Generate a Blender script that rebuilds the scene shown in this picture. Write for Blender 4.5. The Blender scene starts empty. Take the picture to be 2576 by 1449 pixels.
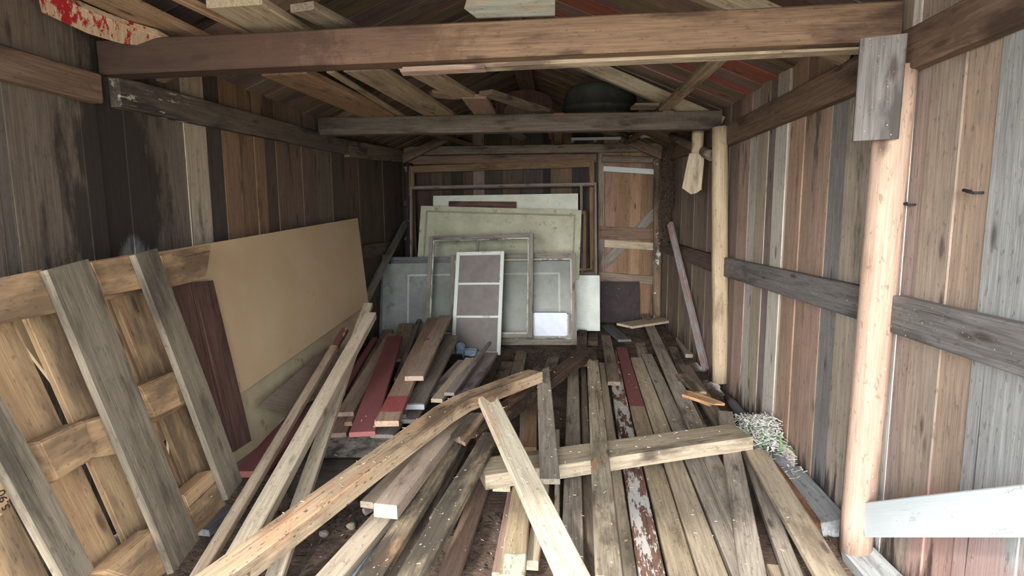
import bpy, bmesh, math, random
from mathutils import Vector, Matrix, noise
V = Vector
SC = bpy.context.scene
COL = SC.collection
random.seed(7)

# ------------------------------------------------------------------ camera
CX, CY, FPX = 1288.0, 724.5, 1440.0
PITCH, YAW, ROLL = 0.1277, -0.0777, -0.0068
CAM = V((0, 0, 1.40))
FW = V((math.sin(YAW)*math.cos(PITCH), math.cos(YAW)*math.cos(PITCH), -math.sin(PITCH)))
RT0 = V((math.cos(YAW), -math.sin(YAW), 0)); UP0 = RT0.cross(FW)
RT = RT0*math.cos(ROLL) + UP0*math.sin(ROLL)
UP = UP0*math.cos(ROLL) - RT0*math.sin(ROLL)
cd = bpy.data.cameras.new('camera'); cam = bpy.data.objects.new('camera', cd); COL.objects.link(cam)
cd.sensor_width = 36.0; cd.lens = FPX/2576*36.0; cd.clip_start = 0.02
cam.matrix_world = Matrix(((RT.x, UP.x, -FW.x, CAM.x), (RT.y, UP.y, -FW.y, CAM.y), (RT.z, UP.z, -FW.z, CAM.z), (0, 0, 0, 1)))
SC.camera = cam

def ray(u, v): return FW + RT*((u-CX)/FPX) + UP*((CY-v)/FPX)
def oz(u, v, z): d = ray(u, v); return CAM + d*((z-CAM.z)/d.z)
def ox(u, v, x): d = ray(u, v); return CAM + d*(x/d.x)
def oy(u, v, y): d = ray(u, v); return CAM + d*(y/d.y)
def opl(u, v, P, N): d = ray(u, v); return CAM + d*((P-CAM).dot(N)/d.dot(N))

def lin(c):
    o = []
    for x in c[:3]:
        x /= 255.0
        o.append(x/12.92 if x <= .04045 else ((x+.055)/1.055)**2.4)
    return (*o, 1.0)

# ------------------------------------------------------------------ materials
class NG:
    def __init__(s, name):
        s.m = bpy.data.materials.new(name); s.m.use_nodes = True
        s.t = s.m.node_tree; s.t.nodes.clear()
        s.out = s.t.nodes.new('ShaderNodeOutputMaterial')
    def put(s, sock, v):
        if hasattr(v, 'is_linked') or isinstance(v, bpy.types.NodeSocket): s.t.links.new(v, sock)
        else: sock.default_value = v
    def node(s, typ, ins=None, **kw):
        n = s.t.nodes.new(typ)
        for k, v in kw.items(): setattr(n, k, v)
        for k, v in (ins or {}).items(): s.put(n.inputs[k], v)
        return n
    def math(s, op, a, b=0.0, clamp=False):
        n = s.node('ShaderNodeMath', {0: a, 1: b}, operation=op, use_clamp=clamp); return n.outputs[0]
    def vmul(s, a, b): return s.node('ShaderNodeVectorMath', {0: a, 1: b}, operation='MULTIPLY').outputs[0]
    def noise(s, vec, scale=1.0, detail=3.0, rough=.6, dist=0.0):
        n = s.node('ShaderNodeTexNoise', {'Vector': vec, 'Scale': scale, 'Detail': detail, 'Roughness': rough, 'Distortion': dist}); return n.outputs[0]
    def step(s, v, a, b):
        n = s.node('ShaderNodeMapRange', {0: v, 1: a, 2: b, 3: 0.0, 4: 1.0}); n.interpolation_type = 'SMOOTHSTEP'; return n.outputs[0]
    def mix(s, f, a, b, bt='MIX'):
        n = s.node('ShaderNodeMix', data_type='RGBA', blend_type=bt)
        s.put(n.inputs[0], f); s.put(n.inputs[6], a); s.put(n.inputs[7], b); return n.outputs[2]
    def finish(s, col, rough=.85, bump=None, bs=.3, bd=.004, spec=.25):
        b = s.node('ShaderNodeBsdfPrincipled', {'Base Color': col, 'Roughness': rough, 'Specular IOR Level': spec})
        if bump is not None:
            bn = s.node('ShaderNodeBump', {'Height': bump, 'Strength': bs, 'Distance': bd}); s.put(b.inputs['Normal'], bn.outputs[0])
        s.t.links.new(b.outputs[0], s.out.inputs[0]); return s.m

MATS = {}
def wood(key, light, dark, stain=None, amt=.45, paint=None, cover=.5, band=None, speck=.0, orange=0.0, mould=None, contrast=1.0, rough=.85, checks=1.0, spots=(), rot=0.0, sat=.84, grit=.38):
    """weathered timber; grain runs along gc.x.  light/dark None: the colour of each board of a wall ('bcol')"""
    if key in MATS: return MATS[key]
    g = NG(key)
    gc = g.node('ShaderNodeAttribute', attribute_name='gc').outputs['Vector']
    n1 = g.noise(g.vmul(gc, (2.6, 66, 66)), 1, 5, .7)
    n0 = g.noise(g.vmul(gc, (9, 300, 300)), 1, 2, .6)
    n2 = g.noise(g.vmul(gc, (1.7, 6, 6)), 1, 4, .6)
    n3 = g.noise(g.vmul(gc, (.5, 9, 9)), 1, 2, .5, 1.2)
    rings = g.math('FRACT', g.math('MULTIPLY', n3, 9.0))
    rings = g.math('ABSOLUTE', g.math('SUBTRACT', rings, .5))
    f = g.math('ADD', g.math('MULTIPLY', n1, .55), g.math('MULTIPLY', n2, .30))
    f = g.math('ADD', f, g.math('MULTIPLY', rings, .18))
    f = g.math('ADD', f, g.math('MULTIPLY', g.math('SUBTRACT', n0, .42), .38))
    f = g.step(f, .5-.24/contrast, .5+.26/contrast)
    if light is None:
        bc = g.node('ShaderNodeAttribute', attribute_name='bcol').outputs['Color']
        light_c = g.mix(1.0, bc, (1.30, 1.28, 1.26, 1), 'MULTIPLY'); dark_c = g.mix(1.0, bc, (.64, .63, .62, 1), 'MULTIPLY')
    else:
        light_c, dark_c = lin(light), lin(dark)
    c = g.mix(f, dark_c, light_c)
    if orange:
        c = g.mix(g.math('MULTIPLY', g.step(g.noise(g.vmul(gc, (1.1, 8, 8)), 1.3, 3, .6), .60-orange*.2, .70), .75), c, lin((190, 130, 78)))
    if stain:
        c = g.mix(g.math('MULTIPLY', g.step(g.noise(g.vmul(gc, (1.3, 4.5, 4.5)), 1.15, 5, .65), .66-amt*.36, .80-amt*.30), .85), c, lin(stain))
    if mould:
        c = g.mix(g.step(g.noise(gc, 7, 5, .7), .58, .66), c, lin(mould))
    if spots or rot:
        oc = g.node('ShaderNodeTexCoord').outputs['Object']
        sn = g.noise(g.vmul(oc, (9, 9, 3.0)), 1, 5, .7)
        for cen, rad, scol, sstr in spots:      # mould / damp patches
            dv = g.node('ShaderNodeVectorMath', {0: oc, 1: cen}, operation='SUBTRACT').outputs[0]
            dl = g.node('ShaderNodeVectorMath', {0: g.vmul(dv, rad)}, operation='LENGTH').outputs['Value']
            c = g.mix(g.math('MULTIPLY', g.step(g.math('SUBTRACT', g.math('ADD', sn, .5), g.math('MULTIPLY', dl, .55)), .42, .66), sstr), c, lin(scol))
        if rot:
            z = g.node('ShaderNodeSeparateXYZ', {0: oc}).outputs[2]
            rn = g.noise(g.vmul(oc, (16, 16, 1.8)), 1, 5, .7)
            c = g.mix(g.math('MULTIPLY', g.step(g.math('SUBTRACT', rn, g.math('MULTIPLY', g.math('SUBTRACT', z, .12), rot)), .40, .56), .85), c, lin((44, 34, 29)))
    # knots and drying checks
    vo = g.node('ShaderNodeTexVoronoi', {'Vector': g.vmul(gc, (2.6, 8.5, 3.0)), 'Scale': 1.0})
    kn = g.step(vo.outputs['Distance'], .16, .05)
    c = g.mix(g.math('MULTIPLY', kn, .7), c, lin((58, 42, 32)))
    ck = g.step(g.noise(g.vmul(gc, (.8, 75, 75)), 1, 2, .5), .70, .76)
    c = g.mix(g.math('MULTIPLY', ck, .65*checks), c, lin((38, 29, 24)))
    gr = g.noise(g.vmul(gc, (26, 62, 62)), 1, 3, .6)
    c = g.mix(g.math('MULTIPLY', g.step(gr, .60, .68), grit), c, lin((60, 47, 38)))
    h = g.math('SUBTRACT', n1, g.math('MULTIPLY', ck, .8))
    if paint:
        pn = g.noise(g.vmul(gc, (5, 22, 22)), 1, 5, .7)
        m = g.step(pn, .72-cover*.5, .755-cover*.5)
        if band:
            x = g.node('ShaderNodeSeparateXYZ', {0: gc}).outputs[0]
            x = g.math('ADD', x, g.math('MULTIPLY', g.math('SUBTRACT', n2, .5), .06))
            m = g.math('MULTIPLY', m, g.math('MULTIPLY', g.step(x, band[0]-.008, band[0]+.008), g.step(x, band[1]+.008, band[1]-.008)))
        pc = g.mix(g.math('MULTIPLY', n2, .8), lin(paint), g.mix(.45, lin(paint), (0.02, .015, .012, 1)))
        c = g.mix(m, c, pc); h = g.math('ADD', h, g.math('MULTIPLY', m, .6))
    if speck:
        sp = g.step(g.noise(gc, 95, 2, .5), .73-speck*.08, .76-speck*.08)
        c = g.mix(sp, c, lin((214, 196, 160)))
    c = g.node('ShaderNodeHueSaturation', {'Saturation': sat, 'Color': c}).outputs[0]
    MATS[key] = g.finish(c, rough, h, .5, .004); return MATS[key]

def plain(key, col, col2=None, scale=6, rough=.7, dirt=None, damt=.4, spec=.3, metal=0):
    if key in MATS: return MATS[key]
    g = NG(key); tc = g.node('ShaderNodeTexCoord').outputs['Object']
    n = g.noise(tc, scale, 5, .65)
    c = g.mix(g.step(n, .3, .7), lin(col), lin(col2 or col))
    if dirt: c = g.mix(g.math('MULTIPLY', g.step(g.noise(tc, scale*2.3, 5, .7), .66-damt*.3, .76-damt*.2), .8), c, lin(dirt))
    n2 = g.noise(tc, scale*12, 3, .6)
    MATS[key] = g.finish(c, rough, n2, .15, .002, spec); return MATS[key]

def glass_mat():
    if 'glass' in MATS: return MATS['glass']
    g = NG('dusty_glass'); tc = g.node('ShaderNodeTexCoord').outputs['Object']
    tr = g.node('ShaderNodeBsdfTransparent', {'Color': (.95, .955, .94, 1)})
    gl = g.node('ShaderNodeBsdfGlossy', {'Color': (1, 1, 1, 1), 'Roughness': .25})
    df = g.node('ShaderNodeBsdfDiffuse', {'Color': lin((170, 172, 164))})
    dust = g.math('MULTIPLY', g.step(g.noise(tc, 3, 4, .6), .3, .8), .14)
    a = g.node('ShaderNodeMixShader', {0: dust, 1: tr.outputs[0], 2: df.outputs[0]})
    b = g.node('ShaderNodeMixShader', {0: .006, 1: a.outputs[0], 2: gl.outputs[0]})
    g.t.links.new(b.outputs[0], g.out.inputs[0]); MATS['glass'] = g.m; return g.m

def soil_mat():
    g = NG('damp_soil'); tc = g.node('ShaderNodeTexCoord').outputs['Object']
    n = g.noise(tc, 5, 6, .7); n2 = g.noise(tc, 38, 4, .7)
    c = g.mix(g.step(n, .3, .72), lin((66, 53, 46)), lin((122, 102, 88)))
    c = g.mix(g.step(n2, .62, .70), c, lin((150, 130, 112)))
    c = g.mix(g.step(n2, .40, .33), c, lin((33, 26, 23)))
    return g.finish(c, .95, g.math('ADD', g.math('MULTIPLY', n, .6), n2), .7, .015)

GREY = dict(light=(158, 143, 123), dark=(96, 84, 72), stain=(66, 55, 47), amt=.35)
def W(k):
    if k in MATS: return MATS[k]
    T = {
     'grey': GREY,
     'greybrown': dict(light=(158, 137, 114), dark=(98, 81, 67), stain=(64, 51, 43), amt=.42),
     'sawn': dict(light=(198, 178, 146), dark=(136, 116, 90), stain=(98, 82, 66), amt=.42, speck=.3),
     'sawngrey': dict(light=(188, 172, 152), dark=(122, 107, 92), stain=(88, 76, 66), amt=.45, speck=.35),
     'tan': dict(light=(208, 187, 156), dark=(158, 136, 108), stain=(118, 100, 80), amt=.36, speck=.2),
     'palewood': dict(light=(226, 210, 180), dark=(178, 158, 128), stain=(136, 120, 98), amt=.32, speck=.15, orange=.35),
     'dustypale': dict(light=(200, 178, 150), dark=(158, 138, 114), stain=(128, 110, 92), amt=.2),
     'wormy': dict(light=(206, 176, 136), dark=(148, 116, 80), stain=(92, 66, 46), amt=.5, speck=.3, orange=.5, grit=.75),
     'darkrot': dict(light=(112, 84, 62), dark=(58, 42, 33), stain=(36, 27, 22), amt=.5, speck=.5, orange=.2),
     'blackrot': dict(light=(62, 51, 44), dark=(30, 24, 21), stain=(18, 15, 14), amt=.5),
     'mossydark': dict(light=(182, 158, 120), dark=(104, 88, 70), stain=(58, 51, 45), amt=.72, speck=.3, orange=.35),
     'brownboard': dict(light=(144, 112, 88), dark=(96, 71, 56), stain=(62, 44, 36), amt=.3),
     'tanbrown': dict(light=(188, 158, 134), dark=(142, 116, 97), stain=(92, 72, 60), amt=.3),
     'redbrown': dict(light=(116, 76, 62), dark=(66, 42, 36), stain=(44, 28, 25), amt=.35),
     'rotorange': dict(light=(178, 118, 66), dark=(106, 62, 34), stain=(54, 34, 24), amt=.45, contrast=1.6),
     'splinter': dict(light=(228, 176, 112), dark=(168, 108, 58), contrast=1.6),
     'red': dict(light=(150, 120, 98), dark=(94, 70, 58), paint=(150, 72, 68), cover=1.1),
     'redworn': dict(light=(146, 112, 92), dark=(88, 62, 52), paint=(150, 76, 70), cover=.66),
     'whitechip': dict(light=(150, 104, 78), dark=(84, 54, 42), stain=(52, 38, 32), amt=.45, paint=(214, 206, 198), cover=.46, contrast=1.3),
     'paintedwhite': dict(light=(170, 160, 146), dark=(120, 110, 100), paint=(222, 226, 222), cover=.95),
     'cutbeam': dict(light=(190, 164, 140), dark=(148, 124, 104), stain=(118, 98, 82), amt=.3),
     'beadworn': dict(light=(160, 150, 136), dark=(110, 100, 90), stain=(80, 68, 58), amt=.4, paint=(196, 194, 182), cover=.5),
     'beam': dict(light=(146, 112, 80), dark=(102, 73, 51), stain=(64, 42, 32), amt=.42, checks=.6),
     'beamend': dict(light=(146, 112, 80), dark=(102, 73, 51), stain=(64, 42, 32), amt=.42, checks=.6, spots=[((.25, 0, 0), (1.15, 1.5, 1.5), (60, 41, 33), .85), ((1.0, 0, .0), (1.8, 3, 3), (84, 54, 40), .6)]),
     'plateflake': dict(light=(118, 101, 86), dark=(80, 66, 55), stain=(50, 40, 34), amt=.5, paint=(196, 184, 160), cover=.34, band=(-1, .5)),
     'beamgrey': dict(light=(122, 107, 92), dark=(84, 71, 60), stain=(58, 47, 41), amt=.4),
     'plate': dict(light=(138, 106, 80), dark=(90, 66, 49), stain=(60, 42, 34), amt=.4),
     'girt': dict(light=(138, 131, 126), dark=(94, 86, 82), stain=(70, 63, 60), amt=.4, speck=.15),
     'girtbrown': dict(light=(120, 98, 84), dark=(76, 59, 50), stain=(54, 42, 36), amt=.4),
     'peeled': dict(light=(198, 164, 138), dark=(160, 124, 101), stain=(136, 100, 80), amt=.42, speck=.1, checks=.5),
     'peeledyellow': dict(light=(204, 180, 140), dark=(154, 128, 94), stain=(110, 88, 60), amt=.3),
     'pallet': dict(light=(206, 162, 106), dark=(166, 122, 76), stain=(112, 86, 60), amt=.62, contrast=.8),
     'palletgrey': dict(light=(148, 130, 106), dark=(106, 91, 73), stain=(78, 67, 54), amt=.5),
     'loft': dict(light=(196, 172, 140), dark=(136, 112, 86), stain=(92, 70, 54), amt=.35),
     'lofttan': dict(light=(188, 146, 104), dark=(136, 98, 68), stain=(90, 64, 46), amt=.3),
     'pink': dict(light=(178, 142, 122), dark=(136, 102, 86), stain=(98, 72, 62), amt=.3),
     'purplegrey': dict(light=(168, 150, 142), dark=(116, 101, 97), stain=(80, 68, 66), amt=.38),
     'bluegrey': dict(light=(128, 124, 126), dark=(82, 78, 80), stain=(58, 55, 56), amt=.3),
     'whitegrey': dict(light=(196, 198, 196), dark=(140, 140, 138), stain=(86, 78, 72), amt=.45, speck=.1),
     'framebrown': dict(light=(128, 98, 70), dark=(78, 57, 42), stain=(48, 35, 29), amt=.35),
     'framegold': dict(light=(152, 118, 76), dark=(96, 71, 47), stain=(56, 41, 32), amt=.4),
     'framegrey': dict(light=(150, 142, 128), dark=(98, 88, 78), stain=(84, 66, 54), amt=.4, checks=.6),
     'wall': dict(light=None, dark=None, stain=(52, 42, 36), amt=.22),
     'roof': dict(light=None, dark=None, stain=(44, 33, 27), amt=.3),
    }
    if k == 'redband': return wood(k, (186, 150, 118), (138, 106, 82), (104, 80, 64), .2, paint=(176, 62, 58), cover=1.1, band=(.14, .40))
    if k == 'redfar': return wood(k, (186, 166, 130), (130, 108, 82), (98, 82, 64), .35, paint=(140, 70, 68), cover=1.1, band=(2.35, 9), speck=.4)
    if k == 'redrot': return wood(k, (196, 168, 136), (146, 120, 94), (84, 62, 48), .42, paint=(120, 62, 52), cover=.7, band=(1.95, 9), speck=.15)
    if k == 'whiteend': return wood(k, (158, 140, 124), (104, 90, 80), (70, 60, 55), .3, paint=(196, 198, 206), cover=1.2, band=(-1, .02))
    if k == 'greenend': return wood(k, (196, 170, 126), (136, 110, 78), (96, 80, 62), .35, paint=(206, 208, 182), cover=.5, band=(-1, .13), speck=.3)
    if k == 'rotspot': return wood(k, (190, 172, 140), (122, 104, 82), (76, 62, 52), .62, paint=(186, 138, 90), cover=.34, band=(.75, 1.2), speck=.35)
    if k == 'greentip': return wood(k, (196, 172, 128), (138, 112, 78), (96, 80, 62), .35, paint=(200, 196, 164), cover=.36, band=(-1, .45), speck=.3)
    if k == 'redfront': return wood(k, (150, 112, 84), (104, 74, 54), (70, 48, 38), .3, paint=(226, 216, 196), cover=.85)
    return wood(k, **T[k])

# ------------------------------------------------------------------ object helpers
def tag(o, label=None, cat=None, group=None, kind='thing'):
    if label: o['label'] = label
    if cat: o['category'] = cat
    if group: o['group'] = group
    if kind: o['kind'] = kind
    return o

def mkobj(name, verts, faces, mat, M=None, gc=None, bcol=None, parent=None, smooth=False):
    me = bpy.data.meshes.new(name); me.from_pydata([tuple(v) for v in verts], [], faces)
    me.materials.append(mat)
    if gc is not None:
        a = me.attributes.new('gc', 'FLOAT_VECTOR', 'POINT'); a.data.foreach_set('vector', [x for p in gc for x in p])
    if bcol is not None:
        a = me.attributes.new('bcol', 'FLOAT_COLOR', 'POINT'); a.data.foreach_set('color', [x for p in bcol for x in p])
    if smooth: me.polygons.foreach_set('use_smooth', [True]*len(me.polygons))
    me.update()
    o = bpy.data.objects.new(name, me); COL.objects.link(o)
    if parent is not None:
        o.parent = parent
        o.matrix_parent_inverse = parent.matrix_basis.inverted()
    if M is not None: o.matrix_basis = M
    return o

def empty(name, loc, label, cat, group=None):
    o = bpy.data.objects.new(name, None); COL.objects.link(o); o.empty_display_size = .1
    o.matrix_basis = Matrix.Translation(loc); tag(o, label, cat, group); return o

def frame_m(A, X, N):
    X = X.normalized(); N = (N - X*N.dot(X)).normalized(); Y = N.cross(X)
    return Matrix(((X.x, Y.x, N.x, A.x), (X.y, Y.y, N.y, A.y), (X.z, Y.z, N.z, A.z), (0, 0, 0, 1)))

def board(name, A, B, w, t, mat, up=V((0, 0, 1)), label=None, cat='plank', group=None, parent=None, rag=(0, 0), mid=None, wob=.012, taper=(1, 1), twist=0.0, cham=.004, cutn=0.0, kind='thing', bow=0.0):
    """a sawn board: A-B is the middle line of its visible face, 'up' that face's normal"""
    M = frame_m(A, B-A, up); Mi = M.inverted()
    pts = [V((0, 0, 0))] + ([Mi @ mid] if mid else []) + [Mi @ B]
    L = [0.0]
    for a, b in zip(pts, pts[1:]): L.append(L[-1] + (b-a).length)
    tot = L[-1]; n = max(4, int(tot/.18)); cols = [-.5, -.28, 0, .28, .5]
    verts, gcs, faces = [], [], []
    off = (random.uniform(0, 40), random.uniform(0, 40)); sd = random.uniform(0, 100)
    ragn = [random.uniform(0, 1) for _ in range(5)]; ragf = [random.uniform(0, 1) for _ in range(5)]
    ring = []
    for j, c in enumerate(cols): ring.append((c, 0, j))
    ring = [(-.5, -cham, 0), (-.5, 0, 0), (-.28, 0, 1), (0, 0, 2), (.28, 0, 3), (.5, 0, 4), (.5, -cham, 4), (.5, -t, 4), (0, -t, 2), (-.5, -t, 0)]
    for i in range(n+1):
        s = tot*i/n; k = 0
        while k < len(L)-2 and s > L[k+1]: k += 1
        q = (s-L[k])/(L[k+1]-L[k]); p = pts[k].lerp(pts[k+1], q)
        if len(pts) == 3:      # soften the kink
            d1 = (pts[1]-pts[0]).normalized(); d2 = (pts[2]-pts[1]).normalized()
            f = max(0, min(1, (s-L[1])/.24+.5)); d = d1.lerp(d2, f)
        else: d = V((1, 0, 0))
        lat = V((-d.y, d.x, 0)).normalized(); e = i/n
        wi = w*(taper[0]+(taper[1]-taper[0])*e)
        zz = bow*math.sin(math.pi*e)
        for c, dz, j in ring:
            ins = cham if (abs(c) == .5 and dz == 0) else 0
            y = c*wi - math.copysign(ins, c) if ins else c*wi
            y += w*wob*noise.noise(V((s*2.3, c*3, sd)))
            z = dz + zz + .25*w*wob*noise.noise(V((s*1.7, c*2, sd+9)))
            x = 0
            if i == 0: x += rag[0]*ragn[j] + cutn*c
            if i == n: x -= rag[1]*ragf[j]
            if twist:
                a = twist*e; y, z = y*math.cos(a)-z*math.sin(a), y*math.sin(a)+z*math.cos(a)
            verts.append(p + d*x + lat*y + V((0, 0, z))); gcs.append((s+x, c*wi+off[0], dz+off[1]))
    R = len(ring)
    for i in range(n):
        for j in range(R):
            a, b = i*R+j, i*R+(j+1) % R
            faces.append((a, b, b+R, a+R)[::-1])
    faces.append(tuple(range(R))); faces.append(tuple(n*R+j for j in range(R))[::-1])
    o = mkobj(name, verts, faces, mat, M, gcs, parent=parent)
    if parent is None: tag(o, label, cat, group, kind)
    elif label: o['label'] = label
    return o

from mathutils.bvhtree import BVHTree
PLACED, QUEUE, SETTLED = [], [], []
def bvh_of(o):
    M = o.matrix_basis if o.parent is None else o.parent.matrix_basis @ o.matrix_parent_inverse @ o.matrix_basis
    vs = [M @ v.co for v in o.data.vertices]
    lo = [min(v[k] for v in vs) for k in range(3)]; hi = [max(v[k] for v in vs) for k in range(3)]
    return (lo, hi, BVHTree.FromPolygons(vs, [tuple(p.vertices) for p in o.data.polygons]))
def obst(*os):
    for o in os:
        for q in ([o] if o.type == 'MESH' else [c for c in bpy.data.objects if c.parent is o and c.type == 'MESH']): PLACED.append(bvh_of(q))
def clear(b):
    return not any(all(b[0][k] < q[1][k] and q[0][k] < b[1][k] for k in range(3)) and b[2].overlap(q[2]) for q in PLACED)
def settle():
    '''lay the queued planks one on another, lowest first, each just high enough to clear those below'''
    for args, kw in sorted(QUEUE, key=lambda q: (q[0][3]+q[0][4])/2 - q[0][5]*.5):
        args = list(args); z0, z1 = args[3], args[4]; st = random.getstate()
        best = None
        for k in range(46):
            random.setstate(st); dz = .004*k
            args[3], args[4] = z0+dz, z1+dz
            o = plank(*args, now=True, **kw); b = bvh_of(o)
            if clear(b): break
            if k < 45:
                me = o.data; bpy.data.objects.remove(o); bpy.data.meshes.remove(me)
        else: print('UNSETTLED', args[1])

        SETTLED.append((k*.004, args[1])); PLACED.append(b)
    QUEUE.clear()

def plank(name, lab, mk, zn, zf, t, nl, nr, fl, fr, group='loose planks on the shed floor', ext=0.0, extf=0.0, mid=None, under=False, sc=.95, cat='plank', now=False, **kw):
    """from the four corners of the visible face in the photo, at heights zn / zf"""
    if not under and not now:
        QUEUE.append(((name, lab, mk, zn, zf, t, nl, nr, fl, fr, group, ext, extf, mid, under, sc, cat), kw)); return
    a, b, c, d = oz(*nl, zn), oz(*nr, zn), oz(*fl, zf), oz(*fr, zf)
    A, B = (a+b)/2, (c+d)/2; X = (B-A).normalized(); lat = V((-X.y, X.x, 0)).normalized()
    w = (abs((a-b).dot(lat)) + abs((c-d).dot(lat)))/2*sc
    A2, B2 = A - X*ext, B + X*extf
    m = None
    if mid: m = oz(mid[0], mid[1], mid[2])
    return board(name, A2, B2, w, t, W(mk), V((0, 0, -1 if under else 1)), lab, cat, group, mid=m, **kw)

def log(name, A, B, r0, r1, mat, label=None, cat='post', group=None, parent=None, seg=14, n=None, wob=.06, kind='thing'):
    M = frame_m(A, B-A, V((0.3, -1, .2))); L = (B-A).length; n = n or max(4, int(L/.15))
    sd = random.uniform(0, 100); verts, gcs, faces = [], [], []
    off = random.uniform(0, 40)
    for i in range(n+1):
        e = i/n; r = r0+(r1-r0)*e
        for j in range(seg):
            a = 2*math.pi*j/seg
            rr = r*(1+wob*noise.noise(V((e*L*2.5, math.cos(a)*1.3+sd, math.sin(a)*1.3))))
            verts.append((e*L, rr*math.cos(a), rr*math.sin(a))); gcs.append((e*L, rr*math.cos(a)+off, rr*math.sin(a)))
    for i in range(n):
        for j in range(seg):
            a, b = i*seg+j, i*seg+(j+1) % seg; faces.append((a, b, b+seg, a+seg)[::-1])
    faces.append(tuple(range(seg))); faces.append(tuple(n*seg+j for j in range(seg))[::-1])
    o = mkobj(name, verts, faces, mat, M, gcs, parent=parent, smooth=False)
    for p in o.data.polygons: p.use_smooth = len(p.vertices) == 4
    if parent is None: tag(o, label, cat, group, kind)
    return o

def boards_wall(name, items, mat, kind='structure'):
    """one wall of many boards.  items: (corner P, along U (length), across Vv (width), normal N (thickness), colour)"""
    verts, gcs, cols, faces = [], [], [], []
    for P, U, Q, N, col in items:
        n = 7; off = (random.uniform(0, 60), random.uniform(0, 60)); sd = random.uniform(0, 99); b0 = len(verts)
        L, w = U.length, Q.length; q = Q.normalized(); rag = random.uniform(-.01, .01)
        for i in range(n+1):
            e = i/n
            for (c, d) in ((0, 0), (1, 0), (1, 1), (0, 1)):
                wv = .004*noise.noise(V((e*L*1.5, sd, c*5)))
                verts.append(P + U*e + Q*c + N*d + q*wv + (U.normalized()*rag if i == 0 else V((0, 0, 0))))
                gcs.append((e*L, c*w+off[0], d*.02+off[1])); cols.append(col)
        for i in range(n):
            for j in range(4):
                a, b = b0+i*4+j, b0+i*4+(j+1) % 4; faces.append((a, b, b+4, a+4))
        faces.append(tuple(b0+j for j in range(4))[::-1]); faces.append(tuple(b0+n*4+j for j in range(4)))
    o = mkobj(name, verts, faces, mat, None, gcs, cols); bm = bmesh.new(); bm.from_mesh(o.data)
    bmesh.ops.recalc_face_normals(bm, faces=bm.faces); bm.to_mesh(o.data); bm.free()
    o['kind'] = kind; return o

def box(name, lo, hi, mat, parent=None, M=None, bev=.004):
    bm = bmesh.new(); bmesh.ops.create_cube(bm, size=1)
    lo, hi = V(lo), V(hi)
    for v in bm.verts: v.co = V(((lo.x+hi.x)/2+v.co.x*(hi.x-lo.x), (lo.y+hi.y)/2+v.co.y*(hi.y-lo.y), (lo.z+hi.z)/2+v.co.z*(hi.z-lo.z)))
    if bev: bmesh.ops.bevel(bm, geom=bm.edges[:], offset=bev, segments=2, affect='EDGES')
    me = bpy.data.meshes.new(name); bm.to_mesh(me); bm.free(); me.materials.append(mat)
    off = (random.uniform(0, 40), random.uniform(0, 40)); ax = max(range(3), key=lambda k: hi[k]-lo[k])
    a = me.attributes.new('gc', 'FLOAT_VECTOR', 'POINT'); o2 = [k for k in range(3) if k != ax]
    a.data.foreach_set('vector', [x for v in me.vertices for x in (v.co[ax], v.co[o2[0]]+off[0], v.co[o2[1]]+off[1])])
    o = bpy.data.objects.new(name, me); COL.objects.link(o)
    if parent is not None:
        o.parent = parent
    if M is not None: o.matrix_basis = M
    return o

def wallplane(xt, zt, xb, zb, yaw=0.0):
    P = V((xb, 2.5, zb)); U = V((xt-xb, 0, zt-zb)).normalized(); Y = V((yaw, 1, 0)).normalized(); N = Y.cross(U).normalized()
    if N.x < 0: N = -N
    return P, U, N
def pick(pl, u, v, off=0.0): return opl(u, v, pl[0]+pl[2]*off, pl[2])
def quadslab(name, label, pl, px, off, t, mat, cat, group=None):
    q = [pick(pl, u, v, off) for u, v in px]; n = pl[2]; X = (q[1]-q[0]).normalized(); M = frame_m(q[0], X, n); Mi = M.inverted()
    v = [Mi @ p for p in q] + [Mi @ (p-n*t) for p in q]; k = len(q)
    f = [tuple(range(k)), tuple(range(k, 2*k))[::-1]] + [(i, i+k, (i+1) % k+k, (i+1) % k) for i in range(k)]
    o = mkobj(name, v, f, mat, M, [(p.x, p.y+7, p.z) for p in v]); bm = bmesh.new(); bm.from_mesh(o.data); bmesh.ops.recalc_face_normals(bm, faces=bm.faces)
    bmesh.ops.bevel(bm, geom=bm.edges[:], offset=.002, segments=1, affect='EDGES'); bm.to_mesh(o.data); bm.free()
    tag(o, label, cat, group); return o
SKY, FILL, SUN, EXPO = 6.0, 4.3, 2.6, 0.62
# ------------------------------------------------------------------ setting
XL, XR, YB, YF = -1.88, 1.25, 7.0, 0.12
RIDGE = V((-.31, 0, 2.83)); EAVE = 2.14
def gz(x, y):
    return .028 + .012*noise.noise(V((x*2.2, y*2.2, 0))) + .006*noise.noise(V((x*9, y*9, 3))) + max(0, y-3.2)*.016

def make_ground():
    v, f = [], []; nx, ny = 130, 240
    for j in range(ny+1):
        for i in range(nx+1):
            x = -2.05+3.55*i/nx; y = .1+7.1*j/ny
            v.append((x, y, gz(x, y) + .006*noise.noise(V((x*31, y*31, 5)))))
    for j in range(ny):
        for i in range(nx):
            a = j*(nx+1)+i; f.append((a, a+1, a+nx+2, a+nx+1))
    o = mkobj('floor', v, f, soil_mat(), smooth=True); o['kind'] = 'structure'
    g = NG('gravel_yard'); tc = g.node('ShaderNodeTexCoord').outputs['Object']
    m = g.finish(g.mix(g.noise(tc, 9, 5, .7), lin((150, 142, 124)), lin((196, 188, 168))), .9)
    o = mkobj('ground', [(-14, -16, -.02), (14, -16, -.02), (14, 14, -.02), (-14, 14, -.02)], [(0, 1, 2, 3)], m); o['kind'] = 'structure'
make_ground()

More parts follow.
